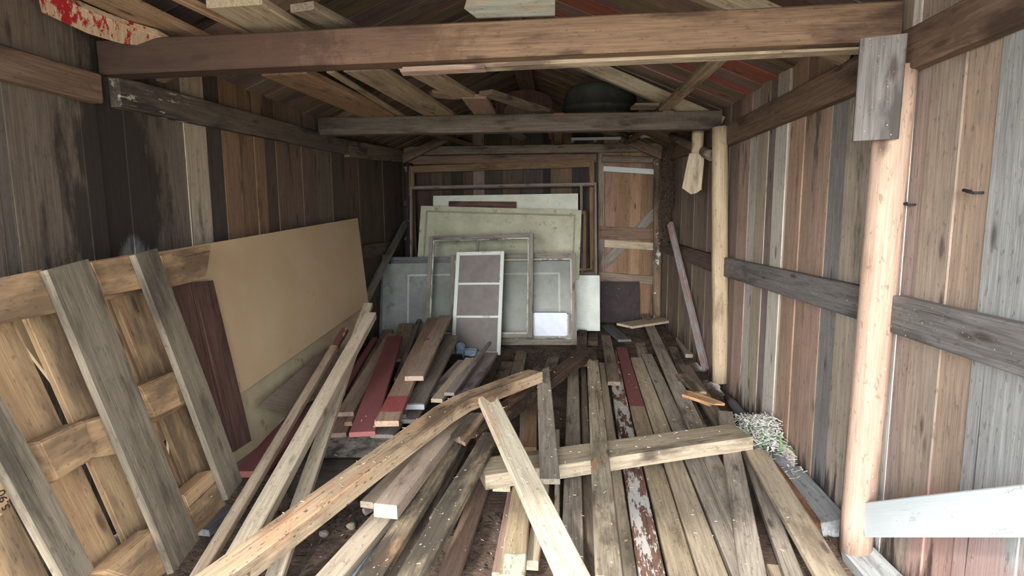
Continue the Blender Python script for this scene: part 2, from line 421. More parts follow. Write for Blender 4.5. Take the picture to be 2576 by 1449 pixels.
def C3(c): return lin(c)
def jit(c, a=8): return lin(tuple(max(10, min(245, x + random.uniform(-a, a))) for x in c))

def side_wall(name, x, seams, side, mat, ztop, wallmean=(142, 122, 106), gain=1.1):
    items = []
    for k in range(len(seams)-1):
        y0, c = seams[k]; y1 = seams[k+1][0]
        lo, hi = min(y0, y1)-.006, max(y0, y1)+.006
        d = (k % 2)*.005 + random.uniform(0, .003)
        zb = .04 + random.uniform(0, .05)
        if side > 0 and 2.95 < (lo+hi)/2 < 3.3: zb = .15 + random.uniform(-.03, .03)      # rotted away above the litter
        items.append((V((x+side*d, lo, zb)), V((0, 0, ztop-zb)), V((0, hi-lo, 0)), V((side*.022, 0, 0)), lin(tuple(min(240, (a*.74+b*.26)*gain) for a, b in zip(c, wallmean)))))
    return boards_wall(name, items, mat)

rs = [(YB+.02, (112, 96, 80))]
for u, c in ((1684, (118, 100, 82)), (1700, (104, 88, 72)), (1714, (126, 108, 88)), (1730, (110, 92, 76)), (1746, (128, 108, 88)), (1762, (114, 96, 80)), (1780, (126, 104, 84)), (1806, (118, 98, 80)),
             (1829, (102, 84, 76)), (1856, (156, 124, 110)), (1880, (176, 172, 162)), (1902, (156, 142, 122)), (1924, (116, 98, 96)), (1944, (192, 188, 176)), (1970, (212, 194, 180)), (1980, (156, 120, 96)), (2012, (144, 112, 90)),
             (2040, (158, 124, 104)), (2078, (118, 116, 118)), (2122, (170, 156, 138)), (2180, (146, 124, 104)), (2262, (216, 212, 204)), (2277, (140, 120, 112)), (2322, (142, 124, 108)), (2395, (150, 124, 102)), (2488, (140, 144, 146))):
    rs.append((ox(u, 500, XR).y, c))
y = rs[-1][0] - .22
for c in ((148, 146, 144), (150, 128, 112), (156, 150, 142), (140, 122, 108), (150, 138, 124), (136, 118, 104)):
    rs.append((y, c)); y -= .2
rs = [r for r in rs if r[0] > YF+.05] + [(YF, (0, 0, 0))]
wood('wall_r', None, None, (66, 54, 47), .22, rot=.95, speck=.0, spots=[((1.25, 1.75, .22), (1, 3.2, 3.0), (172, 124, 112), .7), ((1.25, 1.2, .2), (1, 3.2, 3.0), (176, 118, 106), .7)])
side_wall('wall_right', XR, rs, 1, MATS['wall_r'], EAVE+.05)

ls = [(YF, (104, 90, 76)), (.5, (92, 78, 66)), (.85, (100, 86, 72)), (1.2, (96, 80, 66)), (1.5, (100, 86, 74))]
for u, c in ((-4, (104, 92, 82)), (40, (112, 94, 78)), (150, (116, 98, 82)), (225, (96, 80, 68)), (260, (78, 66, 56)), (332, (96, 82, 68)), (420, (112, 98, 84)), (478, (200, 178, 150)), (528, (70, 58, 55)), (570, (150, 108, 70)), (610, (138, 100, 66)), (650, (146, 106, 68)),
             (672, (92, 70, 58)), (702, (120, 92, 72)), (735, (126, 96, 80)), (765, (120, 90, 76)), (795, (124, 110, 92)), (838, (96, 78, 62)), (868, (106, 84, 66)), (905, (92, 74, 58)), (935, (100, 80, 64)), (965, (92, 74, 60)), (995, (98, 80, 64))):
    ls.append((ox(u, 480, XL).y, c))
ls.append((YB+.02, (0, 0, 0)))
wood('wall_l', None, None, (52, 42, 36), .25, rot=.5, spots=[((XL, 2.36, 1.5), (1, 3.0, 1.5), (44, 36, 31), .85), ((XL, 2.42, 1.14), (1, 7, 6), (150, 146, 138), .6)])
side_wall('wall_left', XL, ls, -1, MATS['wall_l'], EAVE+.05, (98, 82, 68), 1.0)

bs = [(XL, (66, 52, 44))]
for u, c in ((1049, (78, 60, 48)), (1086, (92, 74, 60)), (1111, (74, 58, 48)), (1136, (56, 44, 38)), (1164, (84, 64, 50)), (1192, (124, 108, 92)), (1217, (66, 52, 46)), (1266, (88, 68, 54)), (1313, (74, 66, 62)), (1367, (54, 46, 40)), (1384, (104, 86, 64)), (1412, (116, 88, 64)), (1437, (60, 54, 52)), (1480, (74, 60, 50)),
             (1517, (146, 112, 82)), (1549, (138, 102, 74)), (1585, (154, 116, 82)), (1614, (132, 96, 68)), (1640, (118, 92, 68))):
    bs.append((oy(u, 450, YB).x, c))
bs.append((XR+.03, (0, 0, 0)))
items = []
for k in range(len(bs)-1):
    x0, c = bs[k]; x1 = bs[k+1][0]; d = (k % 2)*.006
    xm = (x0+x1)/2; zt = EAVE + (2.83-EAVE)*(1-abs(xm+.31)/1.6) + .10
    if x0 < -.05 < x1:      # a sliver of daylight under the gable
        items.append((V((x0-.006, YB+d, .1)), V((0, 0, 2.565-.1)), V((x1-x0+.012, 0, 0)), V((0, .022, 0)), jit(c, 5)))
        items.append((V((x0-.006, YB+d, 2.605)), V((0, 0, zt-2.605)), V((x1-x0+.012, 0, 0)), V((0, .022, 0)), jit(c, 5)))
    else:
        items.append((V((x0-.006, YB+d, .1)), V((0, 0, zt-.1)), V((x1-x0+.012, 0, 0)), V((0, .022, 0)), jit(c, 5)))
wood('wall_b', None, None, (50, 40, 34), .25, rot=.8)
boards_wall('wall_back', items, MATS['wall_b'])

# the gable over the open doorway behind the camera (never in view, shades the shed as the real one does)
items = []
x = XL
while x < XR:
    w = .19; zt = EAVE + (2.83-EAVE)*(1-abs(x+w/2+.31)/1.6) + .03
    items.append((V((x, YF, 2.05)), V((0, 0, max(.1, zt-2.05))), V((w+.006, 0, 0)), V((0, -.022, 0)), jit((120, 100, 84)))); x += w
boards_wall('wall_front', items, MATS['wall_b'])

# roof: boards running from the eave up to the ridge
def slope(name, xe, side):
    items = []; y = -.12; E = V((xe, 0, EAVE-.005)); R = V((RIDGE.x, 0, RIDGE.z))
    up = (R-E); nrm = V((up.z*side, 0, abs(up.x))).normalized()
    pal = [(156, 126, 100), (146, 114, 92), (162, 134, 106), (138, 108, 88), (150, 118, 94), (132, 106, 88), (158, 124, 102)]
    reds = {}
    if side > 0:
        for (u, v) in ((1760, 182), (1560, 45), (1480, 18)):
            reds[opl(u, v, E, nrm).y] = 1
    k = 0
    while y < YB+.15:
        w = random.uniform(.10, .17); c = random.choice(pal)
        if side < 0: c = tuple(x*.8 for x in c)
        if any(y <= r < y+w for r in reds): c = (170, 74, 58)
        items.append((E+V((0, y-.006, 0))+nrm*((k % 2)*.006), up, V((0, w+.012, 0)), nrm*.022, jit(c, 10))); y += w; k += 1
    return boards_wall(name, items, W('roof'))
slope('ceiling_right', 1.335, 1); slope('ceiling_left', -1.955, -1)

# ------------------------------------------------------------------ frame timbers
G = 'beams and posts of the shed frame'
def beam(name, A, B, h, t, mk, label, cat='beam', up=V((0, -1, 0)), **kw):
    """A-B middle of the visible face; h its height, t its depth"""
    return board(name, V(A), V(B), h, t, W(mk), V(up), label, cat, None, wob=.02, cham=.006, **kw)
TB = beam('tie_beam', (-1.86, 2.29, 2.045), (1.24, 2.27, 2.085), .135, .10, 'beamend', 'long warm brown tie beam spanning the shed nearest the doorway')
beam('tie_beam', (-1.84, 4.42, 2.088), (1.2, 4.40, 2.078), .13, .10, 'beamgrey', 'grey brown tie beam across the middle of the shed')
obst(TB)
board('batten', V((-.62, 2.385, 1.974)), V((1.16, 2.365, 2.004)), .055, .022, W('loft'), V((0, -.15, -1)), 'thin grey batten nailed along the underside', parent=TB)
board('batten', V((-.62, 2.345, 1.962)), V((-.28, 2.34, 1.967)), .05, .012, W('pink'), V((0, -.15, -1)), 'short pinkish offcut of batten', parent=TB)
beam('wall_plate', (1.2, 4.33, 1.95), (1.2, 2.36, 1.955), .145, .05, 'plate', 'reddish brown wall plate between the two log posts', 'wall plate', (-1, 0, 0))
beam('wall_plate', (1.2, 2.2, 1.955), (1.2, .3, 1.955), .14, .05, 'plate', 'brown wall plate running over the doorway end of the grey wall', 'wall plate', (-1, 0, 0))
beam('wall_plate', (1.21, 6.98, 2.06), (1.21, 4.4, 1.97), .14, .04, 'plate', 'dark wall plate behind the hanging bark slab, in the rear corner', 'wall plate', (-1, 0, 0))
beam('wall_plate', (-1.83, .3, 1.915), (-1.83, 2.26, 1.915), .115, .05, 'plate', 'brown wall plate above the pallet wall, nearest the doorway', 'wall plate', (1, 0, 0))
beam('wall_plate', (-1.83, 2.36, 1.925), (-1.83, 5.05, 2.0), .13, .05, 'plateflake', 'long stained wall plate above the beige sheet with flaking white end', 'wall plate', (1, 0, 0))
beam('wall_plate', (-1.835, 5.06, 1.99), (-1.835, 6.98, 2.11), .15, .045, 'greybrown', 'short wall plate running into the dark back corner above the brace', 'wall plate', (1, 0, 0))
beam('wall_plate', (-1.84, 6.93, 2.17), (1.22, 6.93, 2.165), .10, .07, 'greybrown', 'squared plate along the top of the back wall', 'wall plate')
beam('wall_plate', (-1.84, 6.945, 2.06), (.47, 6.945, 2.055), .10, .05, 'brownboard', 'lower board of the back wall plate above the tall frames', 'wall plate')
log('rail_log', V((.53, 6.95, 2.045)), V((1.2, 6.95, 2.02)), .045, .04, W('greybrown'), 'round rail log above the white strip in the back corner', 'log')

log('log_post', oy(2153, 1360, 2.19)-V((0, 0, .04)), oy(2257, 170, 2.19), .058, .062, W('peeled'), 'peeled pinkish log post beside the white board, nearest the doorway', 'post', wob=.05)
log('log_post', oy(1812, 945, 4.26)-V((0, 0, .05)), oy(1811, 320, 4.3), .058, .056, W('peeledyellow'), 'yellowish peeled log post at the end of the middle tie beam', 'post', wob=.07)
log('log_post', oy(1653, 800, 6.86)-V((0, 0, .08)), oy(1655, 400, 6.9), .05, .05, wood('mouldpost', (150, 124, 92), (96, 76, 58), (54, 42, 36), .4, mould=(206, 208, 210)), 'gnarled corner post with white mould behind the rusty chains', 'post', wob=.15)
log('log_post', oy(1028, 900, 6.9), oy(1027, 410, 6.93), .05, .05, wood('flakepost', (70, 54, 44), (40, 31, 27), mould=(150, 144, 134)), 'dark flaking corner post beside the stacked window frames', 'post', wob=.15)
board('splice_board', oy(2224, 90, 2.10), oy(2203, 352, 2.12), .135, .025, W('girt'), V((-.35, -1, 0)), 'grey splice board nailed over the head of the nearest log post', 'board')
# girts
for lab, mk, y0, y1, z0, z1 in (('dark girt in the back corner behind the leaning strip', 'girtbrown', 6.9, 4.36, 1.03, 1.01), ('grey nail-studded girt between the two log posts', 'girt', 4.22, 2.26, 1.015, 1.04), ('broad grey girt above the white painted board', 'girt', 2.13, .5, 1.035, 1.045)):
    board('wall_girt', V((1.205, y0, z0)), V((1.205, y1, z1)), .135, .04, W(mk), V((-1, 0, 0)), lab, 'girt')
board('wall_girt', ox(1008, 618, -1.845), ox(880, 640, -1.845), .13, .03, W('girtbrown'), V((1, 0, 0)), 'brown girt behind the far end of the beige sheet', 'girt')
board('white_board', V((1.165, 2.15, .235)), V((1.165, .9, .98)), .122, .024, wood('whiteboard', (206, 210, 208), (172, 178, 180), (120, 112, 100), .2, paint=(216, 222, 222), cover=.8, checks=.6, grit=.5), V((-1, 0, 0)), 'white painted board slanting up from the foot of the nearest log post', 'board')
board('leaning_strip', ox(1682, 562, 1.11), oz(1793, 930, .13)+V((-.07, 0, 0)), .062, .03, wood('leanstrip', (168, 164, 166), (128, 122, 122), paint=(158, 124, 116), cover=.5), V((-1, -.5, .2)), 'thin grey pink strip leaning against the wall beside the yellowish post', 'strip')
board('wall_brace', ox(1022, 562, -1.81), ox(925, 752, -1.72), .075, .03, W('framegrey'), V((1, -.6, .1)), 'grey brace slanting down from the dark back corner post', 'brace')
log('brace_log', oy(1690, 342, 5.9), ox(1790, 392, 1.15), .035, .04, W('greybrown'), 'round brace log running from the corner to the yellowish post', 'log')
log('hanging_stub', oy(1757, 318, 4.72), oy(1752, 400, 4.72), .046, .044, W('peeledyellow'), 'short pale log stub hanging under the middle tie beam', 'log')
board('hanging_bark', oy(1754, 385, 4.655), oy(1737, 490, 4.63), .135, .014, W('tan'), V((-.3, -1, 0)), 'torn tan slab hanging below the pale log stub', 'slab', rag=(.02, .05), taper=(.78, 1.15), twist=.3, wob=.1)
# back wall joinery
board('jamb_board', oy(1513, 372, 6.96), oy(1513, 835, 6.96), .075, .03, W('greybrown'), V((0, -1, 0)), 'upright jamb board between the frames and the ledged door', 'board')
door = empty('ledged_door', V((.86, 6.985, .35)), 'ledged and braced plank door in the back corner behind the chains', 'door')
for nm, a, b, w, t, mk in (('ledge', (1505, 585), (1662, 590), .145, .03, 'brownboard'), ('ledge', (1510, 695), (1667, 708), .10, .03, 'greybrown'), ('ledge', (1513, 612), (1645, 620), .09, .018, 'tan'), ('brace', (1516, 668), (1655, 528), .115, .02, 'framegrey'), ('stile', (1518, 605), (1514, 690), .05, .02, 'greybrown')):
    yy = {'brace': 6.975, 'stile': 6.97}.get(nm, 6.955 if t > .02 else 6.965)
    board(nm, oy(*a, yy), oy(*b, yy), w, t, W(mk), V((0, -1, 0)), parent=door)
board('white_strip', oy(1518, 424, 6.94), oy(1661, 433, 6.94), .062, .02, W('paintedwhite'), V((0, -1, 0)), 'white painted strip nailed across the back wall near the chains', 'strip')
board('dark_sheet', oy(1560, 708, 6.93), oy(1560, 812, 6.86), .46, .012, plain('darksheet', (58, 46, 48), (44, 35, 37), 7, dirt=(110, 90, 80), damt=.25), V((0, -1, .1)), 'dark brown sheet standing on the ground below the ledged door', 'sheet', wob=.01)

board('ridge_beam', V((RIDGE.x, -.1, RIDGE.z-.012)), V((RIDGE.x, YB, RIDGE.z-.012)), .16, .12, W('brownboard'), V((0, 0, 1)), 'dark ridge beam along the peak of the roof', 'beam')
# rafters
for k, (yy, sides) in enumerate(((2.62, (-1, 1)), (4.52, (-1, 1)), (6.9, (-1, 1)))):
    for s in sides:
        xe = 1.25 if s > 0 else -1.87
        E = V((xe, yy, EAVE-.03)); R = V((RIDGE.x+s*.09, yy, RIDGE.z-.06))
        nm = ('nearest the doorway', 'over the middle tie beam', 'against the back gable')[k]
        sd = 'the grey board wall' if s > 0 else 'the pallet wall'
        board('rafter', E, R, .06, .10, W(('loft', 'tan', 'brownboard')[k] if s > 0 else 'brownboard'), V((0, 0, 1)), 'rafter rising from above %s, %s' % (sd, nm), 'rafter', 'rafters under the roof boards')
board('roof_strut', oz(1828, 136, 2.15), oz(1672, 278, 2.15), .085, .03, W('loft'), V((0, 0, -1)), 'pale strut laid between the two tie beams beside the red roof boards', 'strut')
board('gable_board', oy(1162, 22, 2.52), oy(1396, 14, 2.5), .075, .03, wood('gabb', (196, 190, 172), (150, 142, 126), (96, 76, 60), .35, orange=.35), V((0, -1, -.2)), 'pale grey painted board on edge above the nearest tie beam', 'board', rag=(.06, 0))

# ------------------------------------------------------------------ things stored on the tie beams
GL = 'boards stored on the tie beams'
def loft(lab, mk, z, t, nl, nr, fl, fr, name='loft_board', **kw):
    return plank(name, lab, mk, z, z, t, nl, nr, fl, fr, GL, under=True, **kw)
ZL = 2.155
def flatslab(name, label, z, px, t, mat, cat, group=None, N=(0, 0, -1)):
    return quadslab(name, label, (V((-1.75, 2.2, z)), None, V(N).normalized()), px, 0, t, mat, cat, group)
flatslab('painted_board', 'round tipped board with flaking red and white paint on the nearest tie beam', 2.095, ((88, -40), (105, 32), (223, 86), (303, 110), (367, 117), (412, 114), (428, 106), (398, 90), (335, 72), (239, 35), (195, 16), (120, -40)), .03, wood('redwhite', (206, 176, 146), (160, 130, 104), paint=(172, 30, 36), cover=.40, checks=0, sat=1.0), 'board', GL, (.3, -.3, -1))
for lab, mk, a, b, c, d in (('tan board beside the flaking red and white one', 'lofttan', (44, -70), (161, -70), (432, 103), (522, 98)), ('thin tan batten resting on the nearest tie beam', 'lofttan', (363, -30), (388, -30), (624, 92), (642, 91)), ('broad pale board on the nearest tie beam with a dusty underside', 'loft', (528, 28), (652, 4), (648, 90), (780, 85)),
                            ('rounded grey board end beside the broad pale board', 'greybrown', (730, 36), (792, 20), (835, 80), (887, 76))):
    loft(lab, mk, ZL, .03, a, b, c, d, extf=.06)
for lab, mk, z, t, a, b, c, d in (('long tan board with a white edge between the tie beams', 'lofttan', 2.15, .035, (665, 197), (790, 191), (905, 293), (990, 292)),
                                  ('very thin lath between two loft boards', 'loft', 2.155, .015, (830, 190), (852, 189), (1000, 292), (1015, 292)),
                                  ('widest pale board bridging the two tie beams', 'loft', 2.15, .03, (872, 187), (975, 183), (1065, 292), (1142, 290)),
                                  ('pale board ending short above the pink block', 'loft', 2.16, .03, (1000, 180), (1088, 176), (1150, 250), (1192, 246))):
    loft(lab, mk, z, t, a, b, c, d, ext=.05, extf=.12 if b[0] != 1088 else 0)
loft('pink board end resting on the middle tie beam', 'pink', 2.15, .03, (1163, 250), (1222, 247), (1190, 291), (1250, 289), extf=.5)
loft('narrow grooved board slanting to the middle tie beam', 'greybrown', 2.165, .03, (1205, 240), (1240, 238), (1340, 284), (1385, 282), extf=.3)
loft('short rosy crosspiece behind the pale boards', 'pink', 2.19, .02, (1075, 246), (1080, 232), (1150, 252), (1155, 240))
loft('thin grey board on the middle tie beam beside the tub', 'greybrown', 2.155, .02, (1590, 276), (1592, 268), (1650, 276), (1652, 267), sc=1.3)
# upturned tub
def lathe(name, prof, seg, mat, M, parent=None, sx=1, sy=1):
    v, f = [], []
    for r, z in prof:
        for j in range(seg):
            a = 2*math.pi*j/seg; v.append((r*math.cos(a)*sx, r*math.sin(a)*sy, z))
    for i in range(len(prof)-1):
        for j in range(seg):
            a, b = i*seg+j, i*seg+(j+1) % seg; f.append((a, b, b+seg, a+seg))
    return mkobj(name, v, f, mat, M, parent=parent, smooth=True)
tubm = plain('tubmetal', (70, 70, 64), (52, 51, 47), 5, .6, dirt=(88, 80, 66), damt=.3)
tc_ = oy(1515, 277, 4.92); TM = Matrix.Translation((tc_.x-.02, 4.92, 2.185)); tub = empty('wash_tub', TM.translation, 'dark upturned tub sitting above the middle tie beam', 'tub')
lathe('tub_shell', [(.29, .0), (.325, .0), (.33, .012), (.325, .03), (.315, .035), (.31, .075), (.315, .085), (.305, .09), (.29, .18), (.27, .225), (.245, .25), (.20, .262), (.0, .265)], 40, tubm, TM, tub, 1, .75)
lathe('rim', [(.315, -.002), (.335, -.002), (.34, .008), (.334, .018), (.315, .016)], 40, tubm, TM, tub, 1, .75)
board('loft_board', V((tc_.x-.42, 4.8, 2.168)), V((tc_.x+.44, 4.8, 2.168)), .09, .02, W('greybrown'), label='dark board carrying the near edge of the upturned tub', cat='plank', group=GL)
board('loft_board', V((tc_.x-.42, 5.06, 2.168)), V((tc_.x+.44, 5.06, 2.168)), .09, .02, W('greybrown'), label='dark board carrying the rear edge of the upturned tub', cat='plank', group=GL)
for dx in (-.36, .44):
    board('loft_runner', V((tc_.x+dx, 4.4, 2.147)), V((tc_.x+dx, 6.9, 2.225)), .08, .02, W('brownboard'), label='runner carrying the tub boards from tie beam to back plate, %s' % ('beneath the arched panel side' if dx < 0 else 'beneath the strut side'), cat='plank', group=GL)
# arched headboard-like panel
M = Matrix.Translation((oy(1318, 280, 5.75).x, 5.75, 2.20)); hb = empty('arched_panel', M.translation, 'dark red brown panel with arched top stored behind the middle tie beam', 'panel')
def arch(name, w, h, rise, y0, y1, mat, inner=0):
    pr = [(-w/2, 0), (w/2, 0), (w/2, h-rise)]
    for k in range(1, 12): a = math.pi*k/12; pr.append((w/2*math.cos(a), h-rise+rise*math.sin(a)))
    pr.append((-w/2, h-rise)); n = len(pr)
    v = [(x, y0, z) for x, z in pr] + [(x, y1, z) for x, z in pr]
    f = [tuple(range(n)), tuple(range(n, 2*n))[::-1]] + [(i, i+n, (i+1) % n+n, (i+1) % n) for i in range(n)]
    return mkobj(name, v, f, mat, M, [(q[2], q[0], q[1]) for q in v], parent=hb)
arch('frame', .56, .40, .13, 0, .03, W('redbrown')); arch('panel', .38, .29, .08, -.012, .0, W('brownboard'))
# white sashes on the back plate
for lab, u0, u1, v0, v1, yy in (('white sash lying flat on the back plate, the longer one', 1437, 1562, 352, 350, 6.75), ('short white sash end lying on the back plate near the corner', 1585, 1652, 346, 347, 6.75)):
    A, B = oy(u0, v0, yy), oy(u1, v1, yy); z = A.z+.012
    r = empty('flat_sash', V(((A.x+B.x)/2, yy, z)), lab, 'window sash')
    for q in (0, .32): board('rail', V((A.x, yy+q, z)), V((B.x, yy+q, z)), .03, .035, W('paintedwhite'), V((0, -1, 0)), parent=r)
    for q in (A.x+.02, (A.x+B.x)/2, B.x-.02): board('stile', V((q, yy+.02, z+.015)), V((q, yy+.31, z+.015)), .03, .03, W('paintedwhite'), V((0, 0, 1)), parent=r)
board('loft_board', oy(1392, 345, 6.6), V((oy(1392, 345, 6.6).x, 5.6, 2.24)), .05, .05, W('redworn'), V((1, 0, 0)), 'reddish board end above the back wall plate', 'plank', GL)
board('loft_board', oy(1318, 350, 6.6), V((oy(1300, 340, 5.0).x-.2, 5.2, 2.22)), .10, .025, W('framegrey'), V((.3, 0, -1)), 'grey board end slanting over the back wall plate', 'plank', GL)
board('loft_board', oy(1090, 340, 6.2), oy(1180, 366, 6.85), .10, .02, W('brownboard'), V((0, -.2, -1)), 'brown board end beside the grey one over the back plate', 'plank', GL)

iron = plain('iron', (46, 42, 40), (30, 28, 27), 20, .6)
for lab, u, v in (('small iron staple in the wall above the broad grey girt', 2450, 481), ('small iron hook in the wall beside the nearest log post', 2286, 511)):
    p = ox(u, v, XR-.004); hk = empty('iron_hook', p, lab, 'hook')
    log('eye', p+V((.004, .02, 0)), p+V((-.022, .012, .004)), .005, .005, iron, parent=hk, seg=8); log('shank', p+V((-.022, .012, .004)), p+V((-.022, -.028, -.006)), .005, .004, iron, parent=hk, seg=8); log('eye', p+V((-.022, -.028, -.006)), p+V((.004, -.034, -.006)), .004, .004, iron, parent=hk, seg=8)
# ------------------------------------------------------------------ chains
rust = plain('rust', (84, 66, 54), (52, 42, 36), 30, .85, dirt=(98, 76, 60), damt=.4)
ch = empty('chain_bundle', oy(1680, 405, 6.15), 'bundle of rusty chains hanging from an iron hook in the back corner', 'chain')
def ring_links(name, top, length, sway, parent):
    v, f = [], []; n = int(length/.034); S, T = 10, 5
    for k in range(n):
        cz = top.z - k*.034; cx_ = top.x + sway*math.sin(k*.5+sway*300)*.5 + random.uniform(-.004, .004); cy_ = top.y + random.uniform(-.004, .004)
        rot = (k % 2)*1.4 + random.uniform(-.3, .3); b = len(v)
        for i in range(S):
            a = 2*math.pi*i/S
            for j in range(T):
                p = 2*math.pi*j/T; R_ = .0155+.0048*math.cos(p)
                x, z, y = R_*math.cos(a), R_*1.5*math.sin(a), .0048*math.sin(p)
                v.append((cx_+x*math.cos(rot)-y*math.sin(rot), cy_+x*math.sin(rot)+y*math.cos(rot), cz+z))
        for i in range(S):
            for j in range(T):
                f.append((b+i*T+j, b+((i+1) % S)*T+j, b+((i+1) % S)*T+(j+1) % T, b+i*T+(j+1) % T))
    return mkobj(name, v, f, rust, None, parent=parent, smooth=True)
tp = oy(1676, 412, 6.15)
for k in range(11):
    ring_links('chain_strand', tp+V((-.05+.012*k, random.uniform(-.04, .04), -.01*random.random())), (.78 if k < 7 else .66)+random.uniform(-.05, .1)-(.25 if k > 8 else 0), .012, ch)
log('hook_bar', oy(1666, 399, 6.1), oy(1698, 410, 6.1), .009, .009, rust, parent=ch, seg=8)
log('hook_rod', oy(1683, 402, 6.12), oy(1702, 335, 6.15), .008, .008, rust, parent=ch, seg=8)
log('hook_rod', oy(1672, 402, 6.12), oy(1694, 348, 6.15), .006, .006, rust, parent=ch, seg=8)
# ------------------------------------------------------------------ frames and doors leaning on the back wall
def lean(corners, yb, zb, yt, zt, x0=0.0, yaw=0.0):
    """fit a rectangle on a leaning plane to corner pixels tl, tr, br, bl; returns matrix (origin bottom middle), width, height"""
    P = V((x0, yb, zb)); sa, ca = math.sin(yaw), math.cos(yaw)
    U = V((sa*(yt-yb), ca*(yt-yb), zt-zb)).normalized(); N = V((ca, -sa, 0)).cross(U)
    tl, tr, br, bl = [opl(u, v, P, N) for u, v in corners]
    X = ((tr-tl)+(br-bl)).normalized(); X = (X - N*X.dot(N)).normalized(); Y = N.cross(X)
    c = (tl+tr+br+bl)/4
    w = ((tr-tl).dot(X)+(br-bl).dot(X))/2; h = ((tl-bl).dot(Y)+(tr-br).dot(Y))/2
    o = c - Y*h/2
    return Matrix(((X.x, Y.x, N.x, o.x), (X.y, Y.y, N.y, o.y), (X.z, Y.z, N.z, o.z), (0, 0, 0, 1))), w, h

def sash(name, label, cat, fit, bw, depth, mk, mullions=(), pane='glass', inner=None, group=None):
    """bw: (sides, top, bottom); mullions: ('v'|'h', fraction, width)"""
    M, w, h = fit; r = empty(name, (0, 0, 0), label, cat, group); r.matrix_basis = M
    s, t, b = bw; m = mk if not isinstance(mk, str) else W(mk)
    box('stile', (-w/2, 0, -depth), (-w/2+s, h, 0), m, r); box('stile', (w/2-s, 0, -depth), (w/2, h, 0), m, r)
    box('top_rail', (-w/2+s, h-t, -depth), (w/2-s, h, -.001), m, r); box('bottom_rail', (-w/2+s, 0, -depth), (w/2-s, b, -.001), m, r)
    if inner:      # a thin bead round the rebate
        im = W(inner); e = .014
        for lo, hi in (((-w/2+s, b, -depth*.6), (-w/2+s+e, h-t, -.006)), ((w/2-s-e, b, -depth*.6), (w/2-s, h-t, -.006)), ((-w/2+s+e, h-t-e, -depth*.6), (w/2-s-e, h-t, -.006)), ((-w/2+s+e, b, -depth*.6), (w/2-s-e, b+e, -.006))):
            box('bead', lo, hi, im, r, bev=.002)
    xs, ys = [-w/2+s], [b]
    for d, q, mw in mullions:
        if d == 'v':
            x = -w/2+w*q; box('mullion', (x-mw/2, b, -depth*.8), (x+mw/2, h-t, -.004), m, r, bev=.003); xs += [x]
        else:
            y = h*q; box('glazing_bar', (-w/2+s, y-mw/2, -depth*.8), (w/2-s, y+mw/2, -.004), m, r, bev=.003); ys += [y]
    xs.append(w/2-s); ys.append(h-t); xs.sort(); ys.sort()
    if pane:
        pm = glass_mat() if pane == 'glass' else pane
        for i in range(len(xs)-1):
            for j in range(len(ys)-1):
                box('pane', (xs[i]+.002, ys[j]+.002, -depth*.62), (xs[i+1]-.002, ys[j+1]-.002, -depth*.62+.003), pm, r, bev=0)
    return r

def paneldoor(name, label, fit, depth, mat, insets, mouldm=None, cat='door', flush=False):
    M, w, h = fit; r = empty(name, (0, 0, 0), label, cat); r.matrix_basis = M
    box('slab', (-w/2, 0, -depth), (w/2, h, 0), mat, r)
    mm = mouldm or mat
    for (x0, x1, y0, y1) in insets:
        X0, X1, Y0, Y1 = -w/2+w*x0, -w/2+w*x1, h*y0, h*y1; e = .02
        for lo, hi in (((X0, Y0, -.002), (X0+e, Y1, .008)), ((X1-e, Y0, -.002), (X1, Y1, .008)), ((X0+e, Y1-e, -.002), (X1-e, Y1, .008)), ((X0+e, Y0, -.002), (X1-e, Y0+e, .008))):
            box('moulding', lo, hi, mm, r, bev=.003)
    return r

green = plain('greenpaint', (186, 183, 160), (160, 157, 134), 4, .55, dirt=(122, 118, 92), damt=.35)
greyg = plain('greygreenpaint', (150, 154, 146), (128, 132, 124), 4, .5, dirt=(104, 104, 94), damt=.3)
greyd = plain('greydoor', (136, 138, 132), (112, 113, 108), 4, .55, dirt=(92, 90, 82), damt=.35)
paleg = plain('palepaint', (206, 210, 202), (186, 190, 182), 5, .5, dirt=(140, 138, 124), damt=.25)
creamp = plain('creampanel', (214, 214, 196), (196, 196, 178), 5, .55, dirt=(150, 146, 128), damt=.2)
sash('door_frame', 'tallest brown window frame against the back wall', 'window frame', lean(((1034, 417), (1494, 403), (1500, 690), (1030, 700)), 6.78, .55, 6.89, 2.02), (.05, .065, .06), .055, 'framegold', pane=None, inner='framegold')
sash('door_frame', 'wide dark frame with pale outer edges before the tallest frame', 'window frame', lean(((1034, 464), (1503, 463), (1500, 688), (1028, 700)), 6.58, .55, 6.76, 1.76), (.022, .03, .03), .07, 'framegrey', mullions=(('v', .92, .03),), pane=None, inner='redbrown')
M, w, h = lean(((1090, 494), (1453, 485), (1456, 640), (1088, 640)), 6.42, .5, 6.64, 1.7)
def slab(name, label, fit, depth, mat, cat):
    M, w, h = fit; o = box(name, (-w/2, 0, -depth), (w/2, h, 0), mat, None, M, .003); tag(o, label, cat); return o
slab('cream_board', 'cream white board showing above the greenish panel', (M, w, h), .02, creamp, 'board')
slab('dark_board', 'narrow dark board lying along the top of the greenish panel', lean(((1128, 505), (1298, 508), (1298, 560), (1128, 560)), 6.36, .5, 6.56, 1.7), .02, W('redbrown'), 'board')
paneldoor('cupboard_door', 'large greenish cream flush panel tilted behind the sashes', lean(((1061, 515), (1470, 531), (1450, 700), (1045, 690)), 6.16, .5, 6.42, 1.55), .03, green, ((.035, .965, .05, .93),), mouldm=plain('greenedge', (150, 148, 124), (128, 126, 104), 6, .6))
sash('narrow_frame', 'thin yellowish edged frame behind the greenish panel', 'window frame', lean(((1250, 528), (1480, 531), (1470, 680), (1245, 680)), 6.25, .6, 6.48, 1.6), (.035, .04, .03), .03, 'framebrown', pane=None)
